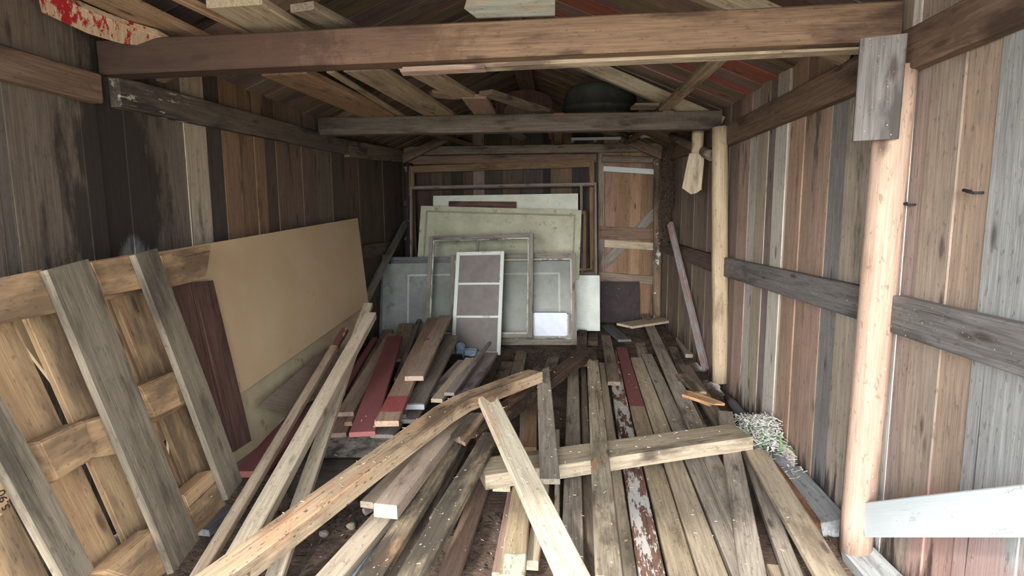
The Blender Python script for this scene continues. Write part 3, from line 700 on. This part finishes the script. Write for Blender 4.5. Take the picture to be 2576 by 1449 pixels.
paneldoor('panel_door', 'pale painted panelled door showing its edge beside the earth', lean(((1395, 692), (1508, 693), (1510, 832), (1395, 832)), 6.12, .12, 6.3, .8), .04, paleg, ((.12, .74, .11, .80), (.2, .68, .18, .4), (.2, .68, .45, .72)))
slab('dark_plank', 'dark grey plank edge showing above the wide grey panelled door', lean(((984, 647), (1148, 645), (1148, 700), (980, 700)), 5.97, .3, 6.12, 1.0), .05, W('bluegrey'), 'plank')
paneldoor('panel_door', 'wide grey green panelled door behind the glazed sashes', lean(((979, 664), (1442, 655), (1436, 880), (944, 880)), 5.82, .06, 6.02, 1.0), .04, greyd, ((.135, .94, .07, .87),), mouldm=plain('moulding', (176, 178, 172), (158, 160, 154), 4, .5))
slab('dark_plank', 'dark board leaning behind the edge of the wide grey door', lean(((966, 640), (980, 640), (950, 890), (928, 890)), 5.86, .06, 6.1, 1.0), .02, W('bluegrey'), 'plank')
sash('glazed_sash', 'large glazed sash with dark frame, the white block standing in it', 'window sash', lean(((1138, 641), (1453, 636), (1447, 868), (1127, 868)), 5.68, .075, 5.86, .99), (.045, .055, .055), .045, 'framegrey', inner='beadworn')
sash('glazed_sash', 'tall glazed sash with brown edges behind the white three pane sash', 'window sash', lean(((1087, 594), (1345, 585), (1336, 850), (1058, 850)), 5.46, .09, 5.84, 1.2, -.75, .10), (.045, .045, .04), .045, 'framegrey', mullions=(('v', .47, .03),), inner='beadworn')
screen = plain('screenpane', (124, 116, 112), (112, 104, 101), 9, .6, dirt=(104, 98, 92), damt=.1)
sash('screen_sash', 'narrow white three pane sash with grey brown panes in front', 'window sash', lean(((1154, 633), (1274, 632), (1252, 892), (1128, 892)), 5.30, .06, 5.66, 1.05, -.72, .12), (.035, .035, .03), .03, wood('scr', (206, 206, 192), (160, 156, 142), (110, 104, 94), .3, paint=(226, 228, 218), cover=.7), mullions=(('h', .682, .02), ('h', .36, .02)), pane=screen)
# white block standing in the large sash
M, w, h = lean(((1342, 787), (1427, 787), (1427, 846), (1341, 845)), 5.60, .16, 5.62, .5)
wb = empty('foam_block', (0, 0, 0), 'white block resting in the corner of the large glazed sash', 'block'); wb.matrix_basis = M
box('core', (-w/2, 0, -.07), (w/2, h, 0), plain('foam', (226, 230, 240), (208, 214, 226), 9, .8, dirt=(150, 152, 160), damt=.12), wb, bev=.008)
box('edge', (w/2, .004, -.066), (w/2+.014, h-.012, -.006), plain('foamedge', (196, 190, 172), (160, 152, 134), 20, .8), wb, bev=.004)
bluef = plain('bluefoam', (176, 196, 214), (140, 158, 178), 18, .8, dirt=(110, 116, 124), damt=.2)
for lab, u, v, y, s in (('pale bluish lump at the foot of the white three pane sash', 1158, 893, 5.22, (.07, .05, .09)), ('pale bluish chunk beside the lump at the sash foot', 1184, 892, 5.2, (.10, .05, .045))):
    c = oy(u, v, y); bm = bmesh.new(); bmesh.ops.create_icosphere(bm, subdivisions=3, radius=1)
    for q in bm.verts:
        k = 1+.35*noise.noise(q.co*1.7+V((u, 0, 0))); q.co = V((max(-.75, min(.75, q.co.x))*s[0]*k/1.4, max(-.75, min(.75, q.co.y))*s[1]*k, max(-.75, min(.75, q.co.z))*s[2]*k))
    me = bpy.data.meshes.new('foam_lump'); bm.to_mesh(me); bm.free(); me.materials.append(bluef)
    o = bpy.data.objects.new('foam_lump', me); COL.objects.link(o); o.location = (c.x, c.y, max(c.z+s[2]*.4, .12)); tag(o, lab, 'lump')

# ------------------------------------------------------------------ beige sheets and the pallet against the wall
beige = plain('beige', (206, 178, 144), (198, 168, 132), 2.2, .6, dirt=(176, 140, 98), damt=.12, spec=.4)
beige2 = plain('beigelow', (196, 178, 146), (180, 160, 128), 4, .75, dirt=(130, 112, 88), damt=.3)
sp = wallplane(-1.79, 1.38, -1.60, .40)
sp2 = wallplane(-1.72, .80, -1.56, .03)
quadslab('beige_sheet', 'large smooth beige sheet leaning on the wall behind the pallet', sp, ((-60, 712), (900, 548), (927, 764), (616, 984), (300, 1180)), 0, .012, beige, 'sheet')
quadslab('beige_sheet', 'lower stained beige sheet standing beneath the large smooth one', sp2, ((420, 1000), (915, 700), (930, 830), (845, 905), (648, 1125), (430, 1290)), 0, .012, beige2, 'sheet')
dp = wallplane(-1.70, 1.10, -1.53, .25)
sp3 = wallplane(-1.66, .6, -1.42, .18)
for lab, a, b, w in (('dark reddish board standing beside the pallet, edge against the sheet', (512, 708), (612, 1122), .16), ('dark reddish board half hidden behind the outermost pallet plank', (458, 712), (556, 1160), .15)):
    board('dark_board', pick(dp, *a, .0), pick(dp, *b, .0), w, .022, W('redbrown'), dp[2], lab, 'board')

# pallet
A0, A1 = ox(170, 665, -1.55), V((-1.34, 1.88, .19))
Yp = V((-.08, .99, .0)).normalized(); Up = (A0-A1).normalized(); Np = Yp.cross(Up).normalized()
if Np.x < 0: Np = -Np
PP = (A1, Up, Np)
pal = empty('pallet', A1, 'large weathered wooden pallet standing on edge against the beige sheet', 'pallet')
def pb(nm, tl, tr, bl, br, off, t, mk, **kw):
    a, b, c, d = [pick(PP, *q, off) for q in (tl, tr, bl, br)]
    A, B = (a+b)/2, (c+d)/2; X = (B-A).normalized(); lat = Np.cross(X)
    return board(nm, A, B, (abs((b-a).dot(lat))+abs((d-c).dot(lat)))/2, t, W(mk), Np, parent=pal, **kw)
pb('skid_board', (118, 673), (222, 657), (430, 1440), (508, 1358), 0, .022, 'palletgrey', wob=.05)
pb('skid_board', (340, 637), (395, 628), (572, 1262), (612, 1202), 0, .022, 'palletgrey', wob=.05)
pb('skid_board', (-240, 725), (-150, 705), (160, 1470), (256, 1452), 0, .022, 'palletgrey', wob=.05)
def pq(nm, px, off, t, mk):
    q = [pick(PP, u, v, off) for u, v in px]; M = frame_m(q[0], q[1]-q[0], Np); Mi = M.inverted()
    v = [Mi @ p for p in q] + [Mi @ (p-Np*t) for p in q]; f = [(0, 1, 2, 3), (7, 6, 5, 4)] + [(i, i+4, (i+1) % 4+4, (i+1) % 4) for i in range(4)]
    s1 = random.uniform(0, 40)
    o = mkobj(nm, v, f, W(mk), M, [(p.x, p.y+s1, p.z+s1) for p in v], parent=pal); bm = bmesh.new(); bm.from_mesh(o.data); bmesh.ops.recalc_face_normals(bm, faces=bm.faces)
    bmesh.ops.bevel(bm, geom=bm.edges[:], offset=.005, segments=2, affect='EDGES'); bm.to_mesh(o.data); bm.free(); return o
for tl, tr, bl, br in (((-30, 705), (112, 676), (-25, 818), (152, 784)), ((226, 657), (348, 637), (264, 742), (378, 722)), ((402, 640), (533, 614), (430, 722), (520, 700)), ((99, 1111), (214, 1056), (146, 1208), (245, 1146)), ((351, 972), (434, 937), (391, 1050), (458, 1018)), ((263, 1434), (388, 1326), (372, 1470), (432, 1432)), ((462, 1246), (536, 1180), (492, 1320), (572, 1270))):
    pq('block', (tl, tr, br, bl), -.025, .07, 'pallet')
for tl, tr, bl, br in (((200, 1064), (268, 1042), (240, 1150), (312, 1138)), ((425, 942), (456, 930), (455, 1020), (482, 1012))):
    pq('block', (tl, tr, br, bl), -.035, .05, 'pallet')
for l0, l1, r0, r1 in (((-40, 709), (-30, 820), (520, 620), (512, 700)), ((60, 1130), (110, 1228), (455, 930), (480, 1012)), ((225, 1470), (300, 1540), (536, 1182), (572, 1270))):
    pq('cross_board', (l0, r0, r1, l1), -.097, .02, 'pallet')
for tl, tr, bl, br in (((-170, 850), (36, 800), (170, 1470), (307, 1385)), ((64, 795), (264, 742), (324, 1382), (464, 1232)), ((281, 738), (395, 716), (477, 1226), (590, 1150)), ((-420, 900), (-190, 850), (-60, 1600), (150, 1490))):
    pq('deck_board', (tl, bl, br, tr), -.121, .02, 'pallet')
lab5 = pick(PP, 22, 1262, .0)
lb = board('stamped_board', pick(PP, -120, 1170, -.03), pick(PP, 30, 1240, -.03), .12, .06, W('pallet'), Np, parent=pal)
def text(name, s, P, X, N, size, mat, parent):
    cu = bpy.data.curves.new(name, 'FONT'); cu.body = s; cu.size = size; cu.extrude = .0006; cu.align_x = 'CENTER'; cu.align_y = 'CENTER'
    cu.materials.append(mat); o = bpy.data.objects.new(name, cu); COL.objects.link(o); M = frame_m(P, X, N)
    me = bpy.data.meshes.new_from_object(o.evaluated_get(bpy.context.evaluated_depsgraph_get())); bpy.data.objects.remove(o); me.materials.clear(); me.materials.append(mat)
    o = bpy.data.objects.new(name, me); COL.objects.link(o)
    o.parent = parent; o.matrix_parent_inverse = parent.matrix_basis.inverted(); o.matrix_basis = M; return o
text('stamp', '5.90', pick(PP, 10, 1258, -.0285), pick(PP, 2, 1235, 0)-pick(PP, 18, 1285, 0), Np, .032, plain('ink', (52, 40, 32), rough=.9), pal)

# ------------------------------------------------------------------ the heap of loose planks
E0 = .10
def P_(lab, mk, nl, nr, fl, fr, z=E0, t=.032, ext=.0, zf=None, **kw):
    return plank('loose_plank', lab, mk, z, z if zf is None else zf, t, nl, nr, fl, fr, ext=ext, **kw)
P_('grey sawn plank reaching from the doorway to under the short splintered one', 'sawngrey', (1412, 1400), (1470, 1400), (1428, 912), (1456, 912), ext=.4)
P_('narrow plank edge beside the brown orange topped plank', 'greybrown', (1470, 1400), (1494, 1400), (1459, 912), (1476, 912), z=.094, ext=.4, sc=.9)
P_('plank with orange rot spot lying over the cross beam, paler at its near end', 'rotspot', (1497, 1449), (1567, 1449), (1476, 902), (1506, 902), z=.222, zf=.215, t=.03, ext=.0, rag=(0, .1))
P_('short grey plank end beyond the orange rot spot', 'greybrown', (1478, 960), (1508, 960), (1475, 874), (1501, 874), z=.13, t=.03)
P_('tan plank between the green ended plank and the flaking white one', 'tan', (1567, 1449), (1606, 1449), (1507, 912), (1521, 912), z=.098, ext=.3, sc=.95)
P_('dark red brown plank with flaking white paint', 'whitechip', (1608, 1449), (1676, 1449), (1524, 880), (1551, 880), z=.118, ext=.3)
P_('grey plank end lying between the red topped plank and the rotten chunk', 'greybrown', (1530, 960), (1560, 960), (1511, 843), (1538, 843), z=.155, t=.03)
P_('long plank painted dark red at its far end', 'redfar', (1683, 1449), (1756, 1449), (1549, 874), (1577, 874), z=.104, ext=.5)
P_('sawn plank next to the red ended plank, shadowed along one edge', 'sawn', (1758, 1449), (1837, 1449), (1586, 899), (1616, 899), z=.110, ext=.5)
P_('grey sawn plank running under the leaning grey plank', 'sawngrey', (1842, 1449), (1915, 1449), (1613, 890), (1641, 890), z=.100, ext=.4)
P_('short grey plank end behind two longer planks near the rear earth', 'sawngrey', (1622, 960), (1652, 960), (1592, 846), (1620, 846), z=.072, t=.03)
P_('longest grey plank, its far tip reaching the back corner', 'sawngrey', (1768, 1155), (1811, 1155), (1604, 776), (1627, 775), z=.088, zf=.13, ext=.7)
P_('grey plank beside the longest one, ending on the bare earth', 'greybrown', (1735, 1040), (1762, 1040), (1649, 847), (1672, 846), z=.074, ext=.2)
P_('broken grey plank end near the reddish humus', 'greybrown', (1712, 950), (1736, 950), (1679, 871), (1704, 870), z=.085, t=.025, rag=(.1, .02))
P_('grey plank end closest to the foot of the leaning strip', 'sawngrey', (1727, 892), (1752, 890), (1688, 831), (1717, 829), z=.115, t=.035)
P_('brown grey plank beside the orange splinter', 'greybrown', (1795, 1060), (1832, 1060), (1705, 918), (1737, 917), z=.095, t=.03, ext=.2)
P_('short dark plank bit beneath the orange splinter plank', 'mossydark', (1745, 985), (1778, 985), (1699, 940), (1728, 939), z=.118, t=.022)
P_('wide grey weathered plank lying askew over its neighbours near the doorway', 'sawngrey', (1862, 1449), (1930, 1449), (1803, 1034), (1845, 1034), z=.138, t=.03, ext=.3)
P_('grey plank nestled between the askew plank and the outermost one', 'sawngrey', (1962, 1449), (2036, 1449), (1864, 1112), (1881, 1112), z=.128, zf=.11, t=.028, ext=.3)
P_('outermost pale plank of the fan, nearest the grey wall', 'tan', (2040, 1449), (2150, 1449), (1882, 1130), (1922, 1130), z=.135, zf=.12, t=.026, ext=.1)
P_('rotten orange brown plank crumbling beside the outermost plank', 'rotorange', (2030, 1300), (2060, 1300), (1915, 1150), (1945, 1150), z=.088, t=.03, ext=.1, wob=.2, rag=(.1, .1))
P_('small tan plank end peeping from under the near edge of the fan', 'tan', (1950, 1475), (1990, 1475), (1930, 1420), (1962, 1420), z=.07, t=.03)
# crossing pieces
plank('cross_beam', 'pale sawn beam lying crosswise over the fan of planks', 'sawn', .180, .205, .068, (1212, 1165), (1206, 1184), (1879, 1101), (1850, 1064), sc=1.45, cat='beam', group=None, wob=.02)
P_('short pale block end sticking out from under the cross beam', 'palewood', (1236, 1212), (1286, 1212), (1262, 1130), (1300, 1130), z=.10, t=.05)
plank('loose_plank', 'pale yellow plank lying diagonally on top of the heap, split far tip', 'palewood', .250, .44, .032, (1398, 1449), (1494, 1449), (1199, 988), (1236, 971), ext=.5, rag=(0, .22))
plank('loose_plank', 'short grey plank with splintered tip lying over the cross beam', 'sawngrey', .236, .31, .026, (1357, 1203), (1410, 1206), (1349, 920), (1382, 912), rag=(0, .30))
plank('long_beam', 'long worm eaten tan beam bent over the heap from the doorway', 'wormy', .27, .375, .07, (462, 1470), (585, 1470), (1338, 920), (1354, 945), mid=(1140, 1008, .40), ext=.25, cat='beam', group=None, wob=.05, sc=.82)
plank('rotten_beam', 'dark rotten beam with crumbling top lying under the splintered plank', 'darkrot', .29, .25, .065, (1158, 1082), (1186, 1098), (1468, 868), (1488, 894), sc=.85, cat='beam', group=None, wob=.12, rag=(.22, .05))
plank('rotten_chunk', 'upright looking chunk of rotten plank before the large sash', 'darkrot', .15, .16, .05, (1447, 912), (1478, 912), (1452, 830), (1478, 829), cat='plank', group=None, wob=.12, rag=(.06, 0))
plank('rotten_chunk', 'dark stub of plank beside the rotten chunk near the pale door', 'darkrot', .12, .12, .05, (1478, 858), (1504, 858), (1480, 828), (1504, 827), cat='plank', group=None, wob=.1)
# planks under the splintered one
P_('pale greenish plank stained with mud under the diagonal plank', 'tan', (1305, 1160), (1338, 1160), (1308, 990), (1334, 985), z=.085, t=.03)
P_('orange tan plank with a rotten knot beside the splintered plank', 'lofttan', (1316, 1125), (1352, 1125), (1328, 990), (1352, 985), z=.12, t=.028)
P_('plank with green mould on its near end', 'greenend', (1256, 1446), (1318, 1446), (1290, 1195), (1345, 1195), z=.14, t=.045)
P_('worn plank with pinkish edge beneath the green mouldy one', 'pink', (1236, 1440), (1275, 1440), (1283, 1200), (1312, 1200), z=.085, t=.035)
P_('pale plank end beneath the diagonal pale plank', 'palewood', (1322, 1410), (1352, 1410), (1352, 1215), (1385, 1215), z=.10, t=.04)
P_('narrow yellow strip at the side of the grey sawn plank', 'palewood', (1392, 1449), (1409, 1449), (1397, 1080), (1409, 1080), z=.075, t=.03, ext=.2)
# far ends between the rotten beam and the dark hollow
for lab, mk, nl, nr, fl, fr, z in (('greyish plank end standing proud before the dark hollow', 'greybrown', (1275, 975), (1310, 975), (1299, 877), (1327, 882), .10), ('grey plank end next to the pale bundle plank', 'greybrown', (1215, 1010), (1255, 1010), (1262, 905), (1296, 911), .085), ('dark plank end emerging under the bent beam', 'mossydark', (1185, 1000), (1220, 1000), (1236, 918), (1252, 928), .07),
                                   ('splintered dark plank end in the hollow', 'darkrot', (1300, 955), (1330, 955), (1322, 897), (1350, 900), .07), ('grey plank end behind the splintered tip', 'greybrown', (1362, 950), (1398, 950), (1376, 900), (1408, 897), .16)):
    P_(lab, mk, nl, nr, fl, fr, z=z, t=.028, rag=(0, .04))
# fan towards the doorway, middle
C_ = lambda *a, **k: P_(*a, **k)
C_('thick cut tan beam with a pale sawn end above the bare soil', 'cutbeam', (938, 1252), (1000, 1286), (1138, 1034), (1172, 1044), z=.235, zf=.26, t=.06, sc=.85)
C_('greenish grey plank lying along the top edge of the cut tan beam', 'dustypale', (905, 1262), (938, 1262), (1085, 1078), (1112, 1085), z=.17, zf=.2, t=.03)
C_('broken grey lath pointing at the bare soil beside the cut beam', 'purplegrey', (896, 1298), (922, 1300), (1033, 1118), (1055, 1122), z=.10, zf=.16, t=.02, rag=(.08, 0))
C_('broad grey pink plank running under the cut tan beam', 'dustypale', (784, 1449), (868, 1449), (1040, 1180), (1080, 1190), z=.125, zf=.14, t=.03, ext=.3)
C_('narrow plank edge with peeling white beside the broad grey pink one', 'whitegrey', (868, 1449), (890, 1449), (1045, 1195), (1060, 1200), z=.085, zf=.10, t=.03, ext=.3)
C_('dark mottled plank with orange streaks pointing to the bent beam', 'mossydark', (890, 1449), (968, 1449), (1148, 1080), (1182, 1084), z=.165, zf=.21, t=.03, ext=.3)
C_('thin brown plank between the two dark mottled planks', 'greybrown', (978, 1449), (1012, 1449), (1166, 1080), (1192, 1085), z=.11, zf=.13, t=.03, ext=.2)
C_('mottled dark yellow plank on top of the middle fan', 'mossydark', (990, 1449), (1070, 1449), (1219, 1080), (1252, 1096), z=.21, zf=.26, t=.035, ext=.3)
C_('brown plank lowest on the soil with a white chipped tip', 'brownboard', (1089, 1449), (1163, 1449), (1204, 1200), (1234, 1202), z=.07, t=.028, ext=.3)
C_('thin grey plank squeezed beneath the mottled yellow one', 'sawngrey', (1080, 1300), (1104, 1300), (1200, 1110), (1222, 1115), z=.125, zf=.16, t=.025)
C_('frayed dark plank end below the split diagonal tip', 'mossydark', (1120, 1110), (1165, 1118), (1180, 1030), (1225, 1040), z=.30, zf=.31, t=.022, rag=(.14, .05))

# bundle of red and grey boards in front of the sashes
GB = 'bundle of boards before the sashes'
def M_(lab, mk, nl, nr, fl, fr, z=.26, zf=.30, t=.025, **kw):
    return plank('bundle_board', lab, mk, z, zf, t, nl, nr, fl, fr, group=GB, **kw)
M_('bundle board with orange pinkish end, lowest beside the square strip', 'pink', (825, 1082), (866, 1097), (962, 828), (990, 830), z=.225, zf=.25)
M_('thin red edged board between the pinkish and brown bundle boards', 'redworn', (852, 985), (866, 988), (935, 847), (950, 849), z=.25, zf=.30)
M_('brown bundle board with rounded worn end', 'tanbrown', (851, 1030), (884, 1044), (972, 836), (1000, 840), z=.265, zf=.30)
M_('thin tan bundle board beside the wide red one', 'lofttan', (868, 1058), (884, 1064), (978, 850), (990, 850), z=.25, zf=.28)
M_('wide red painted board in the bundle with a white fleck', 'red', (880, 1082), (942, 1091), (974, 844), (1014, 846), z=.29, zf=.32)
M_('brown round topped board behind the wide red board', 'tanbrown', (990, 900), (1030, 905), (1000, 815), (1042, 812), z=.24, zf=.30)
M_('slim purple grey bundle board beside the wide red one', 'purplegrey', (990, 950), (1008, 952), (1048, 806), (1060, 800), z=.25, zf=.30)
M_('blue grey bundle board under the red banded one', 'bluegrey', (1000, 1040), (1020, 1044), (1066, 815), (1082, 812), z=.235, zf=.28)
M_('tan board with a red painted band near its end', 'redband', (948, 1044), (998, 1075), (1076, 797), (1105, 804), z=.335, zf=.36, t=.03)
M_('brown board lying on the red banded board, chewed pale end', 'tanbrown', (1024, 938), (1060, 955), (1108, 787), (1134, 801), z=.375, zf=.41, t=.03)
M_('grey bundle board with a whitish sawn end', 'whiteend', (1022, 1014), (1062, 1022), (1122, 838), (1157, 848), z=.30, zf=.335, t=.03)
M_('grey board flat under the red banded and white ended boards', 'purplegrey', (1010, 1050), (1048, 1060), (1100, 880), (1130, 885), z=.245, zf=.28)
M_('purple brown bundle board with stained red streak', 'purplegrey', (1072, 985), (1098, 992), (1150, 905), (1178, 905), z=.28, zf=.29, rag=(0, .05))
M_('mottled bundle board end next to the pointed one', 'dustypale', (1085, 1000), (1112, 1006), (1172, 897), (1194, 900), z=.30, zf=.32, rag=(0, .03))
M_('pointed splinter board rising to the screen sash', 'purplegrey', (1118, 985), (1142, 990), (1226, 860), (1238, 858), z=.31, zf=.345, t=.02, taper=(1.3, .55))
M_('wide grey lilac board ending below the white sash stile', 'purplegrey', (1130, 1005), (1172, 1010), (1218, 884), (1253, 888), z=.275, zf=.29, t=.03)
M_('grey board lying crosswise under the wide red one', 'purplegrey', (925, 1092), (995, 1094), (960, 1060), (1010, 1060), z=.215, zf=.22, t=.02)
# supports under the bundle
log('rotten_log', oz(735, 1205, .10), oz(985, 1195, .10), .085, .08, W('blackrot'), 'black rotten log lying under the bundle of boards', 'log', wob=.3)
log('rotten_log', oz(885, 905, .10), oz(1160, 912, .10), .075, .075, W('blackrot'), 'rotten log carrying the far ends of the bundle of boards', 'log', wob=.2)
sh = board('roofing_scrap', oz(800, 1125, .20), oz(1000, 1122, .20), .26, .008, plain('roofing', (150, 140, 128), (116, 108, 98), 6, .9, dirt=(52, 50, 54), damt=.75), V((0, -.12, 1)), 'grey scrap of roofing felt with black stains under the red boards', 'scrap', wob=.08, rag=(.05, .05))
# long pieces beside the pallet
plank('long_plank', 'wide brown tan plank with a rotted red far half beside the pallet', 'redrot', .165, .63, .03, (440, 1470), (556, 1400), (848, 838), (884, 812), ext=.15, group=None, sc=1.15)
plank('long_plank', 'pale tan plank lying along the wide brown tan plank', 'tan', .20, .70, .045, (566, 1400), (650, 1330), (918, 782), (946, 790), ext=.3, group=None, sc=1.05)
plank('square_strip', 'slim square strip crossing under the long bent beam', 'tan', .08, .76, .032, (666, 1449), (710, 1449), (918, 756), (933, 768), ext=.3, group=None, cat='strip', sc=.9)
plank('red_plank', 'worn red plank on the ground beside the pallet foot', 'redworn', .10, .16, .035, (603, 1172), (650, 1200), (742, 1020), (800, 1030), group=None)
quadslab('thin_sheet', 'thin brown sheet lying aslant against the lower beige sheet', sp3, ((649, 1021), (735, 1037), (800, 1000), (890, 875), (826, 871)), 0, .006, wood('ply', (150, 124, 102), (116, 94, 78), (96, 76, 62), .25), 'sheet')
board('floor_scrap', oz(495, 1330, .09), oz(575, 1270, .09), .12, .03, W('bluegrey'), V((0, 0, 1)), 'blue grey board under the foot of the pallet', 'plank')
# back corner pieces
P_('short tan plank lying across the longest plank in the back corner', 'tan', (1568, 812), (1574, 822), (1681, 797), (1679, 804), z=.175, t=.025, sc=1.6)
P_('dark half buried plank on the earth below the ledged door', 'bluegrey', (1560, 858), (1583, 850), (1518, 818), (1534, 815), z=.135, t=.025, sc=1.2)
# along the wall
log('branch', oz(1830, 1000, .10), oz(1972, 1172, .13), .028, .034, W('bluegrey'), 'dark crooked branch on the ground along the grey wall', 'branch', wob=.3)
for lab, a, b, sz in (('whitish squared sill beam behind the nearest log post', (2010, 1178, .10), (2112, 1310, .10), .12), ('whitish rotted sill beam from the post towards the doorway', (2195, 1372, .10), (2420, 1560, .10), .12)):
    A, B = oz(*a), oz(*b); A.x = 1.185; B.x = 1.185
    board('sill_beam', A, B, sz, .10, W('whitegrey'), V((-.25, 0, 1)), lab, 'sill beam', wob=.1)

for o in list(COL.objects):
    if o.type == 'MESH' and (o.parent is pal or o.name.split('.')[0] in ('beige_sheet', 'dark_board', 'rotten_log', 'roofing_scrap', 'floor_scrap', 'sill_beam', 'log_post', 'branch', 'leaning_strip') or (o.parent and o.parent.name.split('.')[0] in ('screen_sash', 'glazed_sash', 'panel_door'))): obst(o)
settle()
bpy.context.view_layer.update(); _dg = bpy.context.evaluated_depsgraph_get()
SZ = max(SC.ray_cast(_dg, V((oz(u, v, .17).x, oz(u, v, .17).y, .6)), V((0, 0, -1)))[1].z for u, v in ((1707, 984), (1760, 1003), (1822, 1022), (1735, 990), (1790, 1015)))+.022
board('splinter', oz(1707, 984, SZ), oz(1822, 1022, SZ), .11, .02, W('splinter'), V((0, 0, 1)), 'bright orange splinter of rotten wood on the heap', 'splinter', wob=.5, rag=(.12, .12), taper=(.6, .8))
# ------------------------------------------------------------------ loose debris (uncountable)
def chips(name, label, cat, n, spots, size, mat, zfun, seed, flat=.5):
    rnd = random.Random(seed); v, f, gc = [], [], []
    for k in range(n):
        cx_, cy_, sx, sy = spots[k % len(spots)]
        x, y = rnd.gauss(cx_, sx), rnd.gauss(cy_, sy)
        if not (-1.8 < x < 1.235 and .3 < y < 6.95): continue
        l, w = size*rnd.uniform(.4, 1.6), size*rnd.uniform(.12, .4); a, tl = rnd.uniform(0, 6.28), rnd.uniform(-flat, flat)
        z = zfun(x, y, rnd)
        if z is None: continue
        b = len(v); ca, sa = math.cos(a), math.sin(a); o_ = rnd.uniform(0, 50)
        for dx, dy in ((-1, -1), (1, -1), (1, 1), (-1, 1)):
            for h in (0, .0025):
                px, py = dx*l/2, dy*w/2*(1 if dx < 0 else .6)
                v.append((x+px*ca-py*sa, y+px*sa+py*ca, z+h+px*math.sin(tl))); gc.append((px+o_, py, h))
        q = [b, b+2, b+4, b+6]
        f += [tuple(q)[::-1], tuple(i+1 for i in q)] + [(q[i], q[(i+1) % 4], q[(i+1) % 4]+1, q[i]+1) for i in range(4)]
    o = mkobj(name, v, f, mat, None, gc); tag(o, label, cat, None, 'stuff'); return o
bpy.context.view_layer.update(); DG = bpy.context.evaluated_depsgraph_get()
def gl(x, y, r):
    hit, loc, *_ = SC.ray_cast(DG, V((x, y, .62)), V((0, 0, -1)))
    return (loc.z if hit else gz(x, y)) + .004
def gsoil(x, y, r):
    z = gl(x, y, r); return z if z < gz(x, y)+.03 else None
wp = ox(1925, 1065, 1.17); hp = oz(1850, 985, .1); bc = oz(1600, 820, .15)
chips('leaf_litter', 'white pile of dry leaf litter at the foot of the grey wall', 'leaf litter', 2000, [(1.18, wp.y+.05, .045, .16)], .028, plain('litter', (238, 235, 228), (186, 182, 170), 40, .8), lambda x, y, r: gz(x, y)+.01+max(0, 0.24-.6*math.hypot((1.23-x)*.8, (y-wp.y)*.6))*r.uniform(.2, 1), 3, .7)
chips('dry_grass', 'few green grass blades among the white leaf litter', 'grass', 24, [(wp.x, wp.y-.05, .05, .08)], .09, plain('blade', (150, 178, 128), (112, 140, 92), 30, .7), lambda x, y, r: gz(x, y)+.12+r.uniform(0, .05), 4, .9)
chips('bark_debris', 'dark crumbs of bark and humus along the foot of the grey wall', 'debris', 2600, [(hp.x, hp.y, .08, .28), (1.1, 5.6, .15, .6), (bc.x, bc.y, .22, .3), (1.12, 2.9, .08, .5), (1.1, 4.6, .08, .6)], .03, W('darkrot'), gsoil, 5)
chips('wood_chips', 'small pale wood chips scattered over the soil and heap', 'wood chips', 240, [(-.35, 2.1, .35, .5), (-.8, 2.3, .3, .4), (.0, 2.6, .5, .8), (-.2, 1.9, .3, .3)], .010, W('tan'), gl, 6)
chips('wood_chips', 'sawdust flakes lying on the fan of planks', 'wood chips', 220, [(.45, 2.6, .3, .7), (.5, 3.6, .25, .7), (.1, 3.3, .3, .6)], 0.010, W('palewood'), gl, 8, .1)
chips('rubble', 'crumbling dark soil lumps in the hollow behind the bent beam', 'rubble', 1400, [(-.05, 5.2, .4, .35), (-.95, 2.75, .3, .25), (-.6, 2.5, .3, .25)], .03, W('blackrot'), gsoil, 9, .9)
for k, (u, v) in enumerate(((884, 1318), (690, 1228), (815, 1335), (1012, 1385))):
    p = oz(u, v, .05); bm = bmesh.new(); bmesh.ops.create_icosphere(bm, subdivisions=2, radius=.022)
    for q in bm.verts: q.co *= 1+.4*noise.noise(q.co*60+V((k*7, 0, 0))); q.co.z *= .7
    me = bpy.data.meshes.new('stone'); bm.to_mesh(me); bm.free(); me.materials.append(plain('stone', (150, 136, 120), (116, 104, 92), 30, .9))
    o = bpy.data.objects.new('stone', me); COL.objects.link(o); o.location = (p.x, p.y, gz(p.x, p.y)+.012)
    tag(o, ('small pale stone beside the broken grey lath', 'small pale lump under the square strip', 'flat pale pebble on soil behind the bent beam', 'pale pebble beside the broad grey pink plank')[k], 'stone')

# ------------------------------------------------------------------ daylight
wd = bpy.data.worlds.new('sky'); SC.world = wd; wd.use_nodes = True
wd.node_tree.nodes['Background'].inputs[0].default_value = (.78, .90, 1.0, 1); wd.node_tree.nodes['Background'].inputs[1].default_value = SKY
pd = bpy.data.lights.new('doorway_portal', 'AREA'); pd.shape = 'RECTANGLE'; pd.size = 3.2; pd.size_y = 2.1; pd.cycles.is_portal = True
po = bpy.data.objects.new('doorway_portal', pd); COL.objects.link(po); po.location = (-.3, .0, 1.04); po.rotation_euler = (math.radians(90), 0, 0)
def sun(name, en, ang, elev, azim, col):
    d = bpy.data.lights.new(name, 'SUN'); d.energy = en; d.angle = math.radians(ang); d.color = col
    o = bpy.data.objects.new(name, d); COL.objects.link(o); o.rotation_euler = (math.radians(90-elev), 0, math.radians(azim)); return o
sun('low_fill_sun', FILL, 36, 7, -11, (1.0, .97, .93))  # broad low sun added as fill, evens out the light towards the back wall
sun('sun', SUN, 3.5, 39, -24, (1.0, .97, .93))
SC.view_settings.view_transform = 'Standard'; SC.view_settings.look = 'None'; SC.view_settings.gamma = 1; SC.view_settings.use_curve_mapping = False
SC.view_settings.exposure = EXPO
SC.cycles.max_bounces = 6; SC.cycles.diffuse_bounces = 4; SC.cycles.transparent_max_bounces = 8
